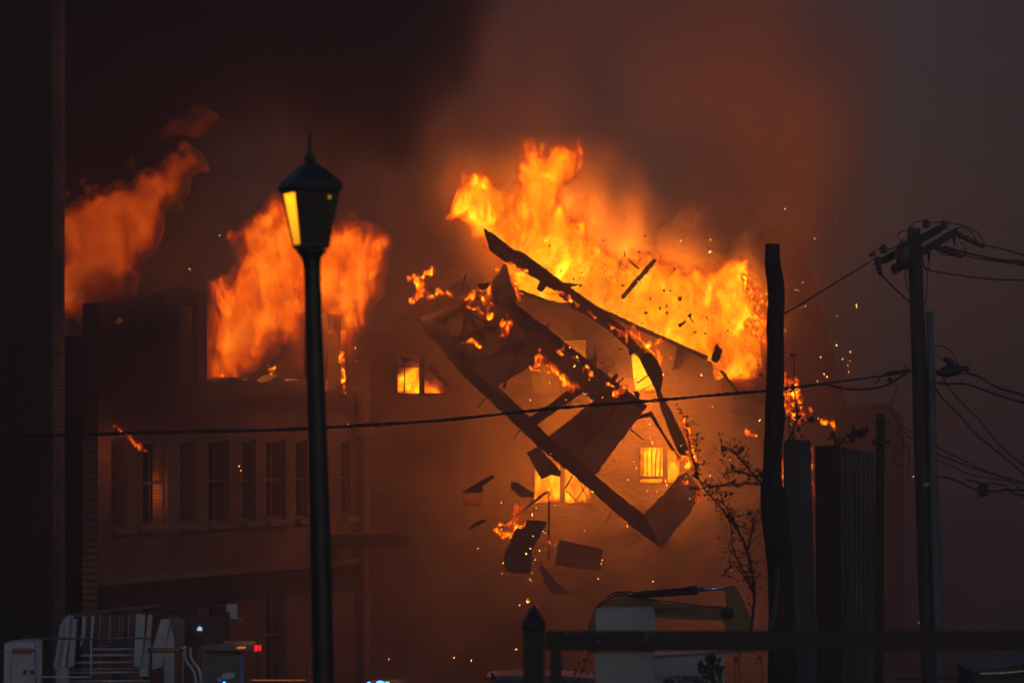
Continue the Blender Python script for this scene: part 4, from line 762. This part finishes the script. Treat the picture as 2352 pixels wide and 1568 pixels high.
W_('second loose loop in the tangle left of the pole', c12([(480, 830), (560, 860), (640, 910), (650, 960), (560, 930), (540, 1040), (600, 1120), (560, 1180), (480, 1140), (470, 1040)]), 61, r=.006)
W_('loose wire end dangling down from the tangle', c12([(580, 1000), (590, 1100), (585, 1180), (570, 1250)]), 61, r=.006)

# ------------------------------------------------------------------ dead tree trunk, boards, corrugated sheets
td = 46.0
edges = [(562, 1757.5, 1791), (580, 1757, 1791), (600, 1756, 1792), (625, 1758, 1797), (650, 1762, 1802), (690, 1764, 1803), (720, 1762, 1801), (760, 1760, 1800), (790, 1762, 1801), (830, 1761, 1801), (870, 1760, 1802), (900, 1759, 1800), (930, 1757, 1802), (955, 1757, 1805), (985, 1757, 1801), (1020, 1754, 1797), (1060, 1753, 1796), (1090, 1751, 1795), (1115, 1748, 1798), (1135, 1746, 1807), (1180, 1748, 1812), (1230, 1754, 1816), (1300, 1762, 1822), (1400, 1766, 1826), (1500, 1764, 1830), (1800, 1760, 1836), (2190, 1750, 1850)]
bm = bmesh.new(); rings = []
rnd = random.Random(8)
for y, a, b in edges:
    c0, r0 = PX((a+b)/2, y, td), (b-a)/2*K*td
    rings.append([c0+Vector((math.cos(k*2*math.pi/24)*r0, math.sin(k*2*math.pi/24)*r0, 0))*(1+.0*k) for k in range(24)])
b_loft(bm, rings)
trunk = link('dead_tree_trunk', bm, M['bark'], smooth=False, label='tall dead tree trunk sawn off flat at the top, with a wavy outline', cat='tree')
bm2 = bmesh.new()
c0 = PX(1774.5, 561.5, td); b_tube(bm2, [c0, c0+Vector((0, 0, .01))], .084, 24); link('cut_top', bm2, M['board'], trunk)
bm2 = bmesh.new(); b_tube(bm2, [PX(x, y, td-.13) for x, y in smooth_pts([(1770, 1440), (1779, 1400), (1783, 1380), (1787, 1300)])], .035, 8); link('bare_patch', bm2, M['concrete'], trunk)
slab('grey_board', [(1803, 1018), (1808, 1010), (1858, 1010), (1863, 1018), (1864, 1130), (1868, 1250), (1872, 1350), (1876, 1568), (1878, 2200), (1812, 2200), (1805, 1200)], 47, .28, M['concrete'], rag=(40, .4), label='pale grey upright post slab right behind the tree trunk', cat='post')
cs = empty('corrugated_fence', PX(1930, HOR, 50)-Vector((0, 0, EYE)), label='tall corrugated metal fence panels between the grey slab and the thin post', cat='fence')
local_slab('flat_sheet', [(1872, 1024), (1930, 1022), (1935, 1600), (1937, 2100), (1882, 2100)], 50, .06, M['bark'], cs, rag=(30, .4))
bm = bmesh.new(); ys_ = [1024, 1200, 1400, 1600, 2100]; n = 90; cols = []
for i in range(n+1):
    t = i/n; x = 1931+(2008-1931)*t**.88; dd = 50+t*1.6; top_y = 1027+12*t
    d2 = dd+.035*math.sin(t**.9*2*math.pi*7.5)
    cols.append([bm.verts.new(PX(x, y if k else top_y+1.0*math.sin(i*1.7), d2)) for k, y in enumerate(ys_)])
for i in range(n):
    for k in range(4): bm.faces.new((cols[i][k], cols[i+1][k], cols[i+1][k+1], cols[i][k+1]))
bmesh.ops.solidify(bm, geom=bm.faces[:], thickness=.01); onto(link('corrugated_sheet', bm, M['sheet']), cs)
pp_ = empty('thin_post', PX(2020, HOR, 58)-Vector((0, 0, EYE)), label='thin square post with small insulators right of the corrugated sheets', cat='post')
local_slab('post', [(2015, 951), (2032, 951), (2031, 1200), (2029, 1568), (2028, 1900), (2008, 1900), (2009, 1300), (2013, 1050)], 58, .14, M['bark'], pp_, rag=(40, .4))
bm = bmesh.new(); b_tube(bm, [PX(2003, 971, 57.95), PX(2046, 972, 57.95)], .012, 6); b_tube(bm, [PX(2003, 1018, 57.95), PX(2042, 1015, 57.95)], .02, 6)
onto(link('cross_bracket', bm, M['wire']), pp_)
for x, y in ((2008, 1013), (2024, 1017), (2040, 1013)):
    bm = bmesh.new(); b_tube(bm, [PX(x, y+6, 57.8), PX(x, y+2, 57.8), PX(x, y-2, 57.8), PX(x, y-6, 57.8)], [.01, .035, .03, .02], 8); onto(link('insulator', bm, M['insulator'], smooth=True), pp_)

# ------------------------------------------------------------------ shrubs
def leaf(bm, p, s, rnd):
    a, b = rnd.uniform(0, 6.28), rnd.uniform(-1, 1); u = Vector((math.cos(a), rnd.uniform(-.5, .5), math.sin(a))).normalized(); v = u.cross(Vector((rnd.uniform(-.4, .4), 1, rnd.uniform(-.4, .4)))).normalized()
    l, w_ = s*rnd.uniform(.7, 1.3), s*rnd.uniform(.25, .45)
    q = [p, p+u*l*.35+v*w_, p+u*l*.75+v*w_*.8, p+u*l, p+u*l*.7-v*w_*.9, p+u*l*.3-v*w_]; f = u.cross(v)*w_*.6
    vs = [bm.verts.new(x+(f if i in (1, 2) else Vector())) for i, x in enumerate(q)]; bm.faces.new(vs)
def shrub(name, label, branches, d, r0, leaves, seed, lsz=.05, cat='shrub', twig_n=3, reach=40):
    """branches: lists of (x, y) in picture units, thick end first"""
    rnd = random.Random(seed); bm, bl = bmesh.new(), bmesh.new(); anchors = []
    for bi, br in enumerate(branches):
        s = smooth_pts(br, 5); m = len(s); dy = rnd.uniform(-.4, .4)
        P3 = [PX(x+rnd.uniform(-.7, .7), y+rnd.uniform(-.7, .7), d+dy*i/m) for i, (x, y) in enumerate(s)]
        rr_ = r0*(1 if bi == 0 else .6); b_tube(bm, P3, [rr_*(1-.8*i/m)+.002 for i in range(m)], 6)
        for i in range(2, m):
            anchors.append(P3[i])
            if rnd.random() < .55*twig_n/3:
                a = rnd.uniform(-2.6, .4); L = rnd.uniform(.3, 1)*reach*K*d; q = [P3[i]]
                for k in range(4):
                    a += rnd.uniform(-.5, .5); q.append(q[-1]+Vector((math.cos(a), rnd.uniform(-.5, .5), -math.sin(a)*.8))*L/4)
                b_tube(bm, q, [.0045, .004, .0032, .0025, .0018], 4, False); anchors += q[1:]*2
    o = link(name, bm, M['twig'], label=label, cat=cat)
    for _ in range(leaves):
        p = rnd.choice(anchors)+Vector((rnd.uniform(-.03, .03), rnd.uniform(-.05, .05), rnd.uniform(-.04, .02)))
        for k in range(rnd.choice((1, 1, 2, 3))): leaf(bl, p+Vector((rnd.uniform(-.02, .02), 0, rnd.uniform(-.03, .03))), lsz, rnd)
    link('leaves', bl, M['leaf'], o); return o
br = [c13([(720, 1900), (760, 1560), (715, 1280), (640, 1090), (560, 980), (470, 870), (370, 750), (320, 650), (315, 560)]),
      c13([(770, 1570), (700, 1430), (640, 1330), (590, 1200), (580, 1050), (560, 980)]), c13([(700, 1240), (740, 1090), (760, 980), (810, 930)]), c13([(640, 1090), (590, 1000), (520, 860), (500, 780)]),
      c13([(820, 670), (740, 660), (650, 635), (560, 640), (510, 670)]), c13([(810, 730), (700, 720), (560, 735), (500, 740), (400, 745), (310, 775)]), c13([(810, 720), (740, 640), (640, 520), (570, 470), (520, 465), (505, 495)]),
      c13([(750, 1560), (690, 1450), (600, 1350), (500, 1440)]), c13([(320, 650), (280, 500), (250, 380), (230, 240)])]
shrub('bare_shrub', 'tall thin shrub with small dark dry leaves left of the tree trunk', br, 44, .015, 300, 5, .03, twig_n=8, reach=46)
shrub('vine_sprig', 'leafy vine sprig poking over the corrugated fence', [c5([(800, 210), (830, 190), (880, 180), (930, 130), (960, 140)]), c5([(880, 190), (900, 130), (940, 115)])], 49, .012, 34, 6, .055, 'vine', 3, 12)
shrub('vine_sprig', 'small two-leaf sprig at the left end of the corrugated fence top', [c5([(795, 205), (800, 160), (785, 120)]), c5([(800, 170), (775, 150)])], 49, .008, 8, 9, .05, 'vine', 2, 8)
shrub('vine_sprig', 'thin climbing vine beside the tree trunk above the grey slab', [[(1810, 1015), (1822, 985), (1830, 950), (1824, 890), (1826, 800)], [(1815, 1010), (1812, 960), (1806, 900)], [(1830, 985), (1850, 970), (1875, 950)]], 47, .010, 22, 12, .05, 'vine', 1, 14)
shrub('weeds', 'feathery weeds in front of the white trailer at the bottom', [c5([(140, 1700), (110, 1560), (60, 1500), (20, 1465)]), c5([(160, 1700), (140, 1520), (110, 1460), (80, 1430)]), c5([(60, 1700), (40, 1600), (0, 1560)])], 40, .008, 190, 14, .045, 'weeds', 4, 10)
shrub('weeds', 'dry grass stems below the rail beside the dark fence post', [[(1300, 1700), (1330, 1560), (1350, 1510), (1362, 1495)], [(1310, 1700), (1318, 1560), (1335, 1520)], [(1330, 1700), (1300, 1580), (1290, 1560)]], 40, .006, 26, 17, .03, 'weeds', 3, 14)
shrub('weeds', 'straight thin stalks rising behind the rail near the trunk', [[(1690, 1700), (1688, 1560), (1690, 1498)], [(1700, 1700), (1698, 1560), (1697, 1495)], [(1745, 1700), (1752, 1560), (1744, 1500)]], 42, .006, 14, 19, .03, 'weeds', 2, 14)

# ------------------------------------------------------------------ excavator
ed = 80.0
ex = empty('excavator', PX(1330, HOR, ed)-Vector((0, 0, EYE-gz_(80))), label='yellow excavator arm lying level behind the sign, with dark lettering on its boom', cat='excavator')
boom = c14([(660, 700), (672, 470), (735, 300), (800, 270), (900, 225), (1000, 205), (1140, 220), (1400, 262), (1720, 295), (1880, 300), (1920, 330), (1900, 400), (1850, 412), (1600, 404), (1250, 388), (1000, 392), (800, 420), (760, 480), (730, 700)])
local_slab('boom', boom, ed, .42, M['yellow'], ex)
local_slab('stick_arm', c14([(1875, 130), (1900, 105), (1950, 98), (1985, 120), (2040, 220), (2090, 350), (2130, 430), (2150, 700), (1960, 700), (1895, 470), (1868, 420), (1875, 330), (1905, 290), (1895, 180)]), ed-.04, .5, M['yellow'], ex)
def cyl3(pts, r, nm_, mat, d=ed-.1):
    bm = bmesh.new(); b_tube(bm, [PX(x, y, d) for x, y in pts], r, 12); onto(link(nm_, bm, M[mat], smooth=True), ex)
cyl3(c14([(1060, 185), (1120, 185), (1130, 183), (1545, 152), (1550, 150), (1635, 143)]), [.05, .06, .075, .085, .10, .10], 'cylinder', 'hyd')
cyl3(c14([(1635, 143), (1885, 125)]), .038, 'rod', 'chrome')
cyl3(c14([(745, 300), (800, 240), (870, 185), (930, 160), (1040, 160), (1100, 170)]), .02, 'hose', 'hyd'); cyl3(c14([(760, 295), (860, 230), (930, 180), (1000, 175), (1060, 195)]), .02, 'hose', 'hyd'); cyl3(c14([(900, 200), (1000, 195), (1150, 215), (1400, 250), (1700, 288), (1860, 290)]), .016, 'hose', 'hyd', ed-.06)
bm = bmesh.new(); p = PX(*c14([(1905, 345)])[0], ed-.1); b_tube(bm, [p, p+Vector((0, .6, 0))], .13, 16); onto(link('pivot_pin', bm, M['hyd'], smooth=True), ex)
def text_obj(body, p, size, mat, name, parent, rotz=0, tilt=0, extr=.004, shear=0, sx=1.0, bold=.0):
    cu = bpy.data.curves.new(name, 'FONT'); cu.body = body; cu.size = size; cu.extrude = extr; cu.shear = shear; cu.offset = bold
    o = bpy.data.objects.new('t', cu); C.objects.link(o); dg = bpy.context.evaluated_depsgraph_get(); me = bpy.data.meshes.new_from_object(o.evaluated_get(dg)); bpy.data.objects.remove(o)
    me.name = name; me.materials.clear(); me.materials.append(mat); o = bpy.data.objects.new(name, me); C.objects.link(o)
    o.location = p; o.rotation_euler = (math.pi/2, tilt, 0); o.scale = (sx, 1, 1); return onto(o, parent)
text_obj('RENZO CO.', PX(*c14([(1255, 350)])[0], ed-.01), .18, M['ink'], 'lettering', ex, tilt=R(1.6), sx=.92, bold=.006)
bm = bmesh.new(); b_box(bm, PX(1300, 1000, ed+1)+Vector((0, .4, -6.7)), (2.6, 2.4, 1.9)); bmesh.ops.bevel(bm, geom=bm.edges[:], offset=.15, segments=2, affect='EDGES'); onto(link('cab_body', bm, M['yellow']), ex)
for s in (-.9, 2.1):
    bm = bmesh.new(); b_box(bm, PX(1300, 1000, ed)+Vector((0, s, -8.2)), (3.6, .5, .8)); bmesh.ops.bevel(bm, geom=bm.edges[:], offset=.2, segments=3, affect='EDGES'); onto(link('track', bm, M['hyd']), ex)

# ------------------------------------------------------------------ white trailer
wd_ = 60.0
wt = empty('white_trailer', PX(1500, HOR, wd_)-Vector((0, 0, EYE-gz_(wd_))), label='white box trailer with dark slanted lettering and a round emblem, behind the fence rail', cat='trailer')
tp_ = c14([(780, 780), (1255, 728), (1600, 715), (1870, 695), (1880, 720), (1880, 2000), (780, 2000)])
local_slab('box_body', tp_, wd_, 2.0, M['white_panel'], wt)
local_slab('roof_edge', [(1462, 1514), (1502, 1505), (1688, 1493), (1689, 1499), (1502, 1510), (1462, 1519)], wd_-.03, .05, M['truck_dark'], wt)
local_slab('seam', [(1500, 1556), (1686, 1547), (1686, 1548.2), (1500, 1557.2)], wd_-.01, .02, M['ink'], wt)
text_obj('United', PX(*c14([(1448, 958)])[0], wd_-.01), .155, M['ink'], 'lettering', wt, tilt=R(-1.6), shear=.25, bold=.004)
cx, cy0 = c14([(1385, 980)])[0]
circ = [(cx+14.5*math.cos(k*math.pi/16), cy0+14.5*math.sin(k*math.pi/16)) for k in range(32)]
hole = [(cx-4.5, cy0+9), (cx-5, cy0+1), (cx-2.5, cy0-5), (cx+1, cy0-8), (cx+4.5, cy0-3), (cx+5, cy0+3), (cx+4, cy0+9)]
bm = bmesh.new(); b_sheet(bm, circ, [hole], (0, .008, 0), lambda x, y: PX(x, y, wd_-.012)); onto(link('round_emblem', bm, M['ink']), wt)
bm = bmesh.new()
for x in (1440, 1580):
    p = PX(x, HOR, wd_); b_tube(bm, [Vector((p.x, wd_+.1, gz_(wd_)+.42)), Vector((p.x, wd_+.4, gz_(wd_)+.42))], .4, 18)
onto(link('wheel', bm, M['hyd'], smooth=True), wt)
# low machine roof left of the fence post, parked car at the bottom right
mr_ = empty('flat_trailer', PX(1200, HOR, 66)-Vector((0, 0, EYE-gz_(66))), label='low vehicle roof with a glowing edge left of the fence post', cat='vehicle')
local_slab('roof', [(1118, 1556), (1135, 1552), (1205, 1549), (1275, 1550), (1366, 1557), (1368, 1564), (1118, 1562)], 66, 1.6, M['truck_dark'], mr_)
local_slab('body', [(1130, 1564), (1366, 1566), (1368, 1990), (1110, 1990)], 66.1, 1.4, M['white_panel'], mr_)
local_slab('mirror', c4([(230, 1510), (240, 1508), (258, 1535), (256, 1550), (240, 1545)]), 65.8, .1, M['ink'], mr_)
cr = empty('parked_car', PX(2300, HOR, 40)-Vector((0, 0, EYE-gz_(40))), label='dark car roof with a thin bright edge at the bottom right corner', cat='car')
local_slab('roof', [(2238, 1543), (2252, 1535), (2300, 1531), (2342, 1524), (2380, 1513), (2520, 1505), (2560, 1620), (2240, 1620)], 40, 1.5, M['black_metal'], cr)
local_slab('body', [(2200, 1621), (2620, 1621), (2680, 1700), (2690, 1840), (2160, 1840)], 39.9, 1.7, M['black_metal'], cr)
bm = bmesh.new(); b_tube(bm, [PX(x, y, 39.8) for x, y in ((2250, 1546), (2300, 1545), (2352, 1540), (2450, 1535))], .012, 6); onto(link('roof_rail', bm, M['chrome']), cr)
bm = bmesh.new()
for x in (2250, 2600):
    p = PX(x, HOR, 40); b_tube(bm, [Vector((p.x, 39.8, gz_(40)+.33)), Vector((p.x, 40.1, gz_(40)+.33))], .33, 18)
onto(link('wheel', bm, M['hyd'], smooth=True), cr)
W_('thin pale taut line just above the bottom edge on the right', [(2060, 1558), (2200, 1556), (2380, 1551)], 38, r=.008)

# ------------------------------------------------------------------ fire truck with ladder and platform
fd2 = 50.0; tk = K*fd2
ft = empty('fire_truck', PX(300, HOR, 52)-Vector((0, 0, EYE-gz_(52))), label='ladder fire truck with grey aerial ladder and work platform at the bottom left', cat='fire truck')
def T(nm_, pts, d, th, mat, d2=None, par=ft):
    return onto(slab(nm_, c9(pts), d, th, M[mat], d2=d2), par)
def tube(nm_, pts, d, r, mat, d2=None, sm_=False, cr_=c9, par=ft):
    q = cr_(pts); q = smooth_pts(q) if sm_ else q; m = len(q); bm = bmesh.new(); b_tube(bm, [PX(x, y, d if d2 is None else d+(d2-d)*i/(m-1)) for i, (x, y) in enumerate(q)], r, 10)
    return onto(link(nm_, bm, M[mat], smooth=True), par)
px_ = .2*tk
T('ladder_end_plate', [(765, 292), (845, 298), (800, 600), (770, 860), (742, 880), (690, 925), (610, 890), (655, 640), (690, 400), (725, 345)], 50.3, .05, 'truck_metal')
T('ladder_rail', [(765, 292), (802, 292), (790, 560), (745, 880), (690, 880), (740, 560)], 50.1, .12, 'truck_metal')
T('ladder_rail', [(835, 335), (882, 335), (862, 560), (845, 880), (778, 880), (808, 560)], 50.2, .12, 'truck_metal')
T('ladder_rail', [(945, 300), (985, 300), (970, 560), (930, 640), (915, 640), (940, 470)], 50.7, .1, 'truck_metal')
T('ladder_rail', [(1045, 295), (1085, 295), (1075, 450), (1045, 640), (1025, 640), (1045, 450)], 51.0, .1, 'truck_metal')
T('ladder_rail', [(1565, 275), (1665, 282), (1650, 560), (1615, 880), (1535, 880), (1550, 560)], 50.1, .12, 'truck_metal')
T('ladder_rail', [(1700, 282), (1745, 290), (1725, 560), (1690, 985), (1600, 985), (1660, 640)], 50.25, .12, 'truck_metal')
T('outer_panel', [(1850, 335), (1955, 335), (1925, 500), (1890, 700), (1865, 880), (1745, 915), (1745, 700)], 50.6, .1, 'truck_metal')
T('outer_panel', [(1960, 420), (2000, 560), (1995, 1200), (1880, 1200), (1890, 720)], 50.9, .1, 'truck_metal')
T('base_frame', [(640, 925), (700, 890), (775, 885), (782, 960), (778, 1200), (650, 1200)], 50.15, .2, 'truck_metal')
T('base_frame', [(1600, 900), (1690, 905), (1690, 990), (1600, 990)], 50.2, .2, 'truck_metal')
rnd = random.Random(4)
for x in (905, 1000, 1110, 1150, 1170, 1190, 1230, 1255, 1275, 1300, 1325, 1370, 1390, 1410, 1435, 1460, 1485, 1510, 1530):
    tube('lattice_bar', [(x, 285), (x-6, 450), (x-14, 590)], 51.5+(x-1100)*.004, rnd.uniform(2, 5)*px_, 'truck_dark' if rnd.random() < .6 else 'truck_metal')
for x0, x1, y, r in ((1060, 1540, 680, 15), (930, 1540, 748, 15), (830, 1580, 828, 13), (780, 1600, 905, 7), (780, 1600, 945, 13), (640, 1720, 1045, 14)):
    tube('rung', [(x0, y+2), (x1, y-4)], 50.45, r*px_, 'truck_metal')
for y, d in ((640, 51.4), (600, 52.2), (570, 53)): tube('rung', [(950, y), (1535, y-6)], d, 8*px_, 'truck_dark')
T('side_rail', [(780, 285), (1250, 218), (1825, 165), (1835, 195), (1300, 250), (860, 312)], 50.6, .12, 'truck_dark', d2=57)
T('side_rail', [(1560, 272), (1900, 225), (2290, 160), (2620, 165), (2700, 172), (2700, 225), (2600, 215), (2340, 205), (1960, 290), (1750, 320)], 50.6, .14, 'rust', d2=57)
T('mast_tip', [(2600, 165), (2680, 165), (2720, 180), (2720, 330), (2650, 330), (2640, 250), (2600, 240)], 53, .2, 'truck_metal')
T('mast_tip', [(2660, 330), (2790, 330), (2790, 400), (2680, 400)], 53.2, .2, 'truck_dark')
T('turntable_panel', [(2130, 330), (2560, 295), (2560, 620), (2330, 640), (2120, 640)], 51.3, .15, 'rust')
T('ladder_web', [(1960, 330), (2120, 330), (2120, 660), (2000, 660)], 51.2, .1, 'truck_dark')
T('platform_box', [(50, 612), (230, 598), (390, 594), (398, 640), (398, 1200), (40, 1200)], 49.7, .8, 'box_white')
T('platform_upright', [(402, 580), (478, 584), (470, 1200), (402, 1200)], 49.9, .1, 'truck_metal')
for x in (285, 368): T('latch_hole', [(x-18, 920), (x+18, 920), (x+18, 962), (x-18, 962)], 49.68, .03, 'ink')
tube('guard_rail', [(415, 553), (1040, 556), (1700, 550), (1722, 560), (1738, 600), (1738, 1040)], 49.5, 12*px_, 'truck_dark')
tube('guard_rail', [(430, 556), (430, 980), (436, 995), (1040, 998), (1046, 980), (1046, 560)], 49.5, 11*px_, 'truck_metal')
tube('guard_rail', [(120, 1060), (130, 720), (110, 690), (60, 690)], 49.4, 9*px_, 'truck_metal'); tube('guard_rail', [(2098, 690), (2098, 1060)], 49.5, 10*px_, 'truck_metal')
tube('padded_bar', [(140, 694), (350, 694)], 49.4, 30*px_, 'pad'); tube('padded_bar', [(1740, 690), (2070, 690)], 49.4, 28*px_, 'pad')
tube('bar_end', [(350, 694), (395, 694)], 49.4, 22*px_, 'truck_dark'); tube('bar_end', [(1700, 690), (1740, 690)], 49.4, 30*px_, 'truck_dark'); tube('bar_end', [(2070, 688), (2100, 668), (2145, 650)], 49.4, 18*px_, 'chrome')
tube('hose', [(2120, 670), (2135, 800), (2190, 880), (2235, 960), (2250, 1100)], 50, 17*px_, 'truck_metal', sm_=True); tube('hose', [(2185, 660), (2195, 780), (2260, 870), (2300, 950), (2310, 1100)], 50, 17*px_, 'truck_metal', sm_=True)
tube('coil', [(250+65*math.cos(a*.35)+60, 590-60*abs(math.sin(a*.35))) for a in range(10)], 49.8, 6*px_, 'truck_dark')
def T10(nm_, pts, d, th, mat, par=ft): return onto(slab(nm_, c10(pts), d, th, M[mat]), par)
T10('equipment_box', [(215, 705), (590, 705), (640, 740), (640, 1250), (180, 1250)], 51.2, .7, 'truck_dark')
T10('equipment_lid', [(215, 625), (600, 622), (780, 632), (780, 694), (215, 698)], 51.0, .9, 'truck_dark')
T10('marker_lamp', [(600, 650), (704, 646), (704, 668), (600, 672)], 50.95, .05, 'amber_light')
lampb = T10('tail_lamp', [(800, 634), (842, 632), (848, 650), (840, 696), (806, 698)], 50.9, .08, 'red_light'); T10('tail_lamp', [(858, 632), (880, 632), (880, 694), (860, 694)], 50.9, .08, 'red_light')
T10('lamp_bracket', [(795, 700), (885, 698), (885, 712), (795, 712)], 50.92, .08, 'truck_dark')
onto(link('spot_lamp', (lambda b: (b_tube(b, [PX(*c10([(215, 445)])[0], 50.8), PX(*c10([(180, 448)])[0], 50.7), PX(*c10([(140, 452)])[0], 50.6)], [.03, .075, .09], 12), b)[1])(bmesh.new()), M['truck_dark'], smooth=True), ft)
T10('reflector', [(140, 455), (170, 412), (200, 430), (205, 462), (150, 462)], 50.5, .02, 'spot_highlight')
tube('mesh_rail', [(740, 703), (1380, 703), (1402, 712), (1404, 1200)], 51, 5*px_, 'truck_dark', cr_=c10)
for yy in range(740, 1060, 22): tube('mesh_wire', [(745, yy), (1400, yy)], 51.02, 1.1*px_, 'truck_dark', cr_=c10)
T10('rear_body', [(745, 1040), (1395, 1040), (1400, 1500), (745, 1500)], 51.3, .3, 'truck_red')
for xx in (1010, 1075, 1130, 1215): T10('glow_strip', [(xx-8, 1040), (xx+8, 1040), (xx+8, 1200), (xx-8, 1200)], 51.27, .02, 'red_strip') if 'red_strip' in M else None
bm = bmesh.new(); bmesh.ops.create_uvsphere(bm, u_segments=14, v_segments=10, radius=30*px_, matrix=Matrix.Translation(PX(*c10([(402, 1028)])[0], 50.3))); onto(link('round_mirror', bm, M['lens'], smooth=True), ft)
T10('monitor_nozzle', [(425, 975), (470, 950), (560, 950), (575, 1000), (480, 1030), (430, 1010)], 50.5, .15, 'truck_metal'); T10('monitor_knob', [(465, 895), (515, 895), (520, 930), (465, 930)], 50.5, .1, 'truck_dark')
bm = bmesh.new(); bmesh.ops.create_uvsphere(bm, u_segments=10, v_segments=8, radius=14*px_, matrix=Matrix.Translation(PX(*c10([(458, 1062)])[0], 50.2))); onto(link('blue_lamp', bm, M['blue_light'], smooth=True), ft)
bm = bmesh.new(); p, q = PX(20, 1600, 50), PX(720, 1600, 50); b_box(bm, ((p.x+q.x)/2, 51.8, -2.1), (q.x-p.x+1.5, 2.3, 1.2)); onto(link('body', bm, M['truck_red']), ft)
for x in (120, 620):
    bm = bmesh.new(); p = PX(x, HOR, 50.5); b_tube(bm, [Vector((p.x, 50.5, gz_(51)+.5)), Vector((p.x, 53, gz_(51)+.5))], .5, 20); onto(link('wheel', bm, M['hyd'], smooth=True), ft)
pc = empty('police_car', PX(880, HOR, 56)-Vector((0, 0, EYE-gz_(56))), label='car with flashing blue roof lights just right of the lamp post at the bottom', cat='car')
for x, r, sx in ((2250, 34, 1.4), (2120, 18, 1.2), (2330, 20, 1.3)):
    bm = bmesh.new(); bmesh.ops.create_uvsphere(bm, u_segments=12, v_segments=8, radius=r*K*.2*56, matrix=Matrix.Translation(PX(*c10([(x, 1066)])[0], 56)) @ Matrix.Diagonal((sx, 1, .8, 1))); onto(link('beacon', bm, M['blue_light'], smooth=True), pc)
onto(slab('roof', [(835, 1578), (850, 1573), (920, 1572), (945, 1580), (975, 1640), (800, 1640)], 56, 1.3, M['black_metal']), pc)
onto(slab('body', [(780, 1641), (1000, 1641), (1040, 1680), (1050, 1790), (760, 1790)], 55.9, 1.6, M['black_metal']), pc)
for x in (800, 1000):
    bm = bmesh.new(); p = PX(x, HOR, 55.8); b_tube(bm, [Vector((p.x, 55.8, gz_(56)+.33)), Vector((p.x, 56.1, gz_(56)+.33))], .33, 18); onto(link('wheel', bm, M['hyd'], smooth=True), pc)
bl_ = bpy.data.lights.new('blue_flash', 'POINT'); bl_.energy = 6; bl_.color = (.05, .15, 1); bl_.shadow_soft_size = .1; bo = bpy.data.objects.new('blue_flash', bl_); C.objects.link(bo); bo.location = PX(872, 1561, 55.7)

# ------------------------------------------------------------------ haze: one even box of smoky air round everything
bm = bmesh.new(); b_box(bm, (0, 250, 30), (900, 620, 90))
hz = link('haze', bm, None, kind='stuff', label='even smoky air filling the whole street')
hm = bpy.data.materials.new('haze_air'); hm.use_nodes = True; hn = hm.node_tree; hn.nodes.clear()
ho = hn.nodes.new('ShaderNodeOutputMaterial'); hp = hn.nodes.new('ShaderNodeVolumePrincipled'); hp.inputs['Color'].default_value = (.68, .50, .49, 1); hp.inputs['Density'].default_value = .0036; hp.inputs['Anisotropy'].default_value = .35
hn.links.new(hp.outputs[0], ho.inputs['Volume']); hz.data.materials.append(hm)
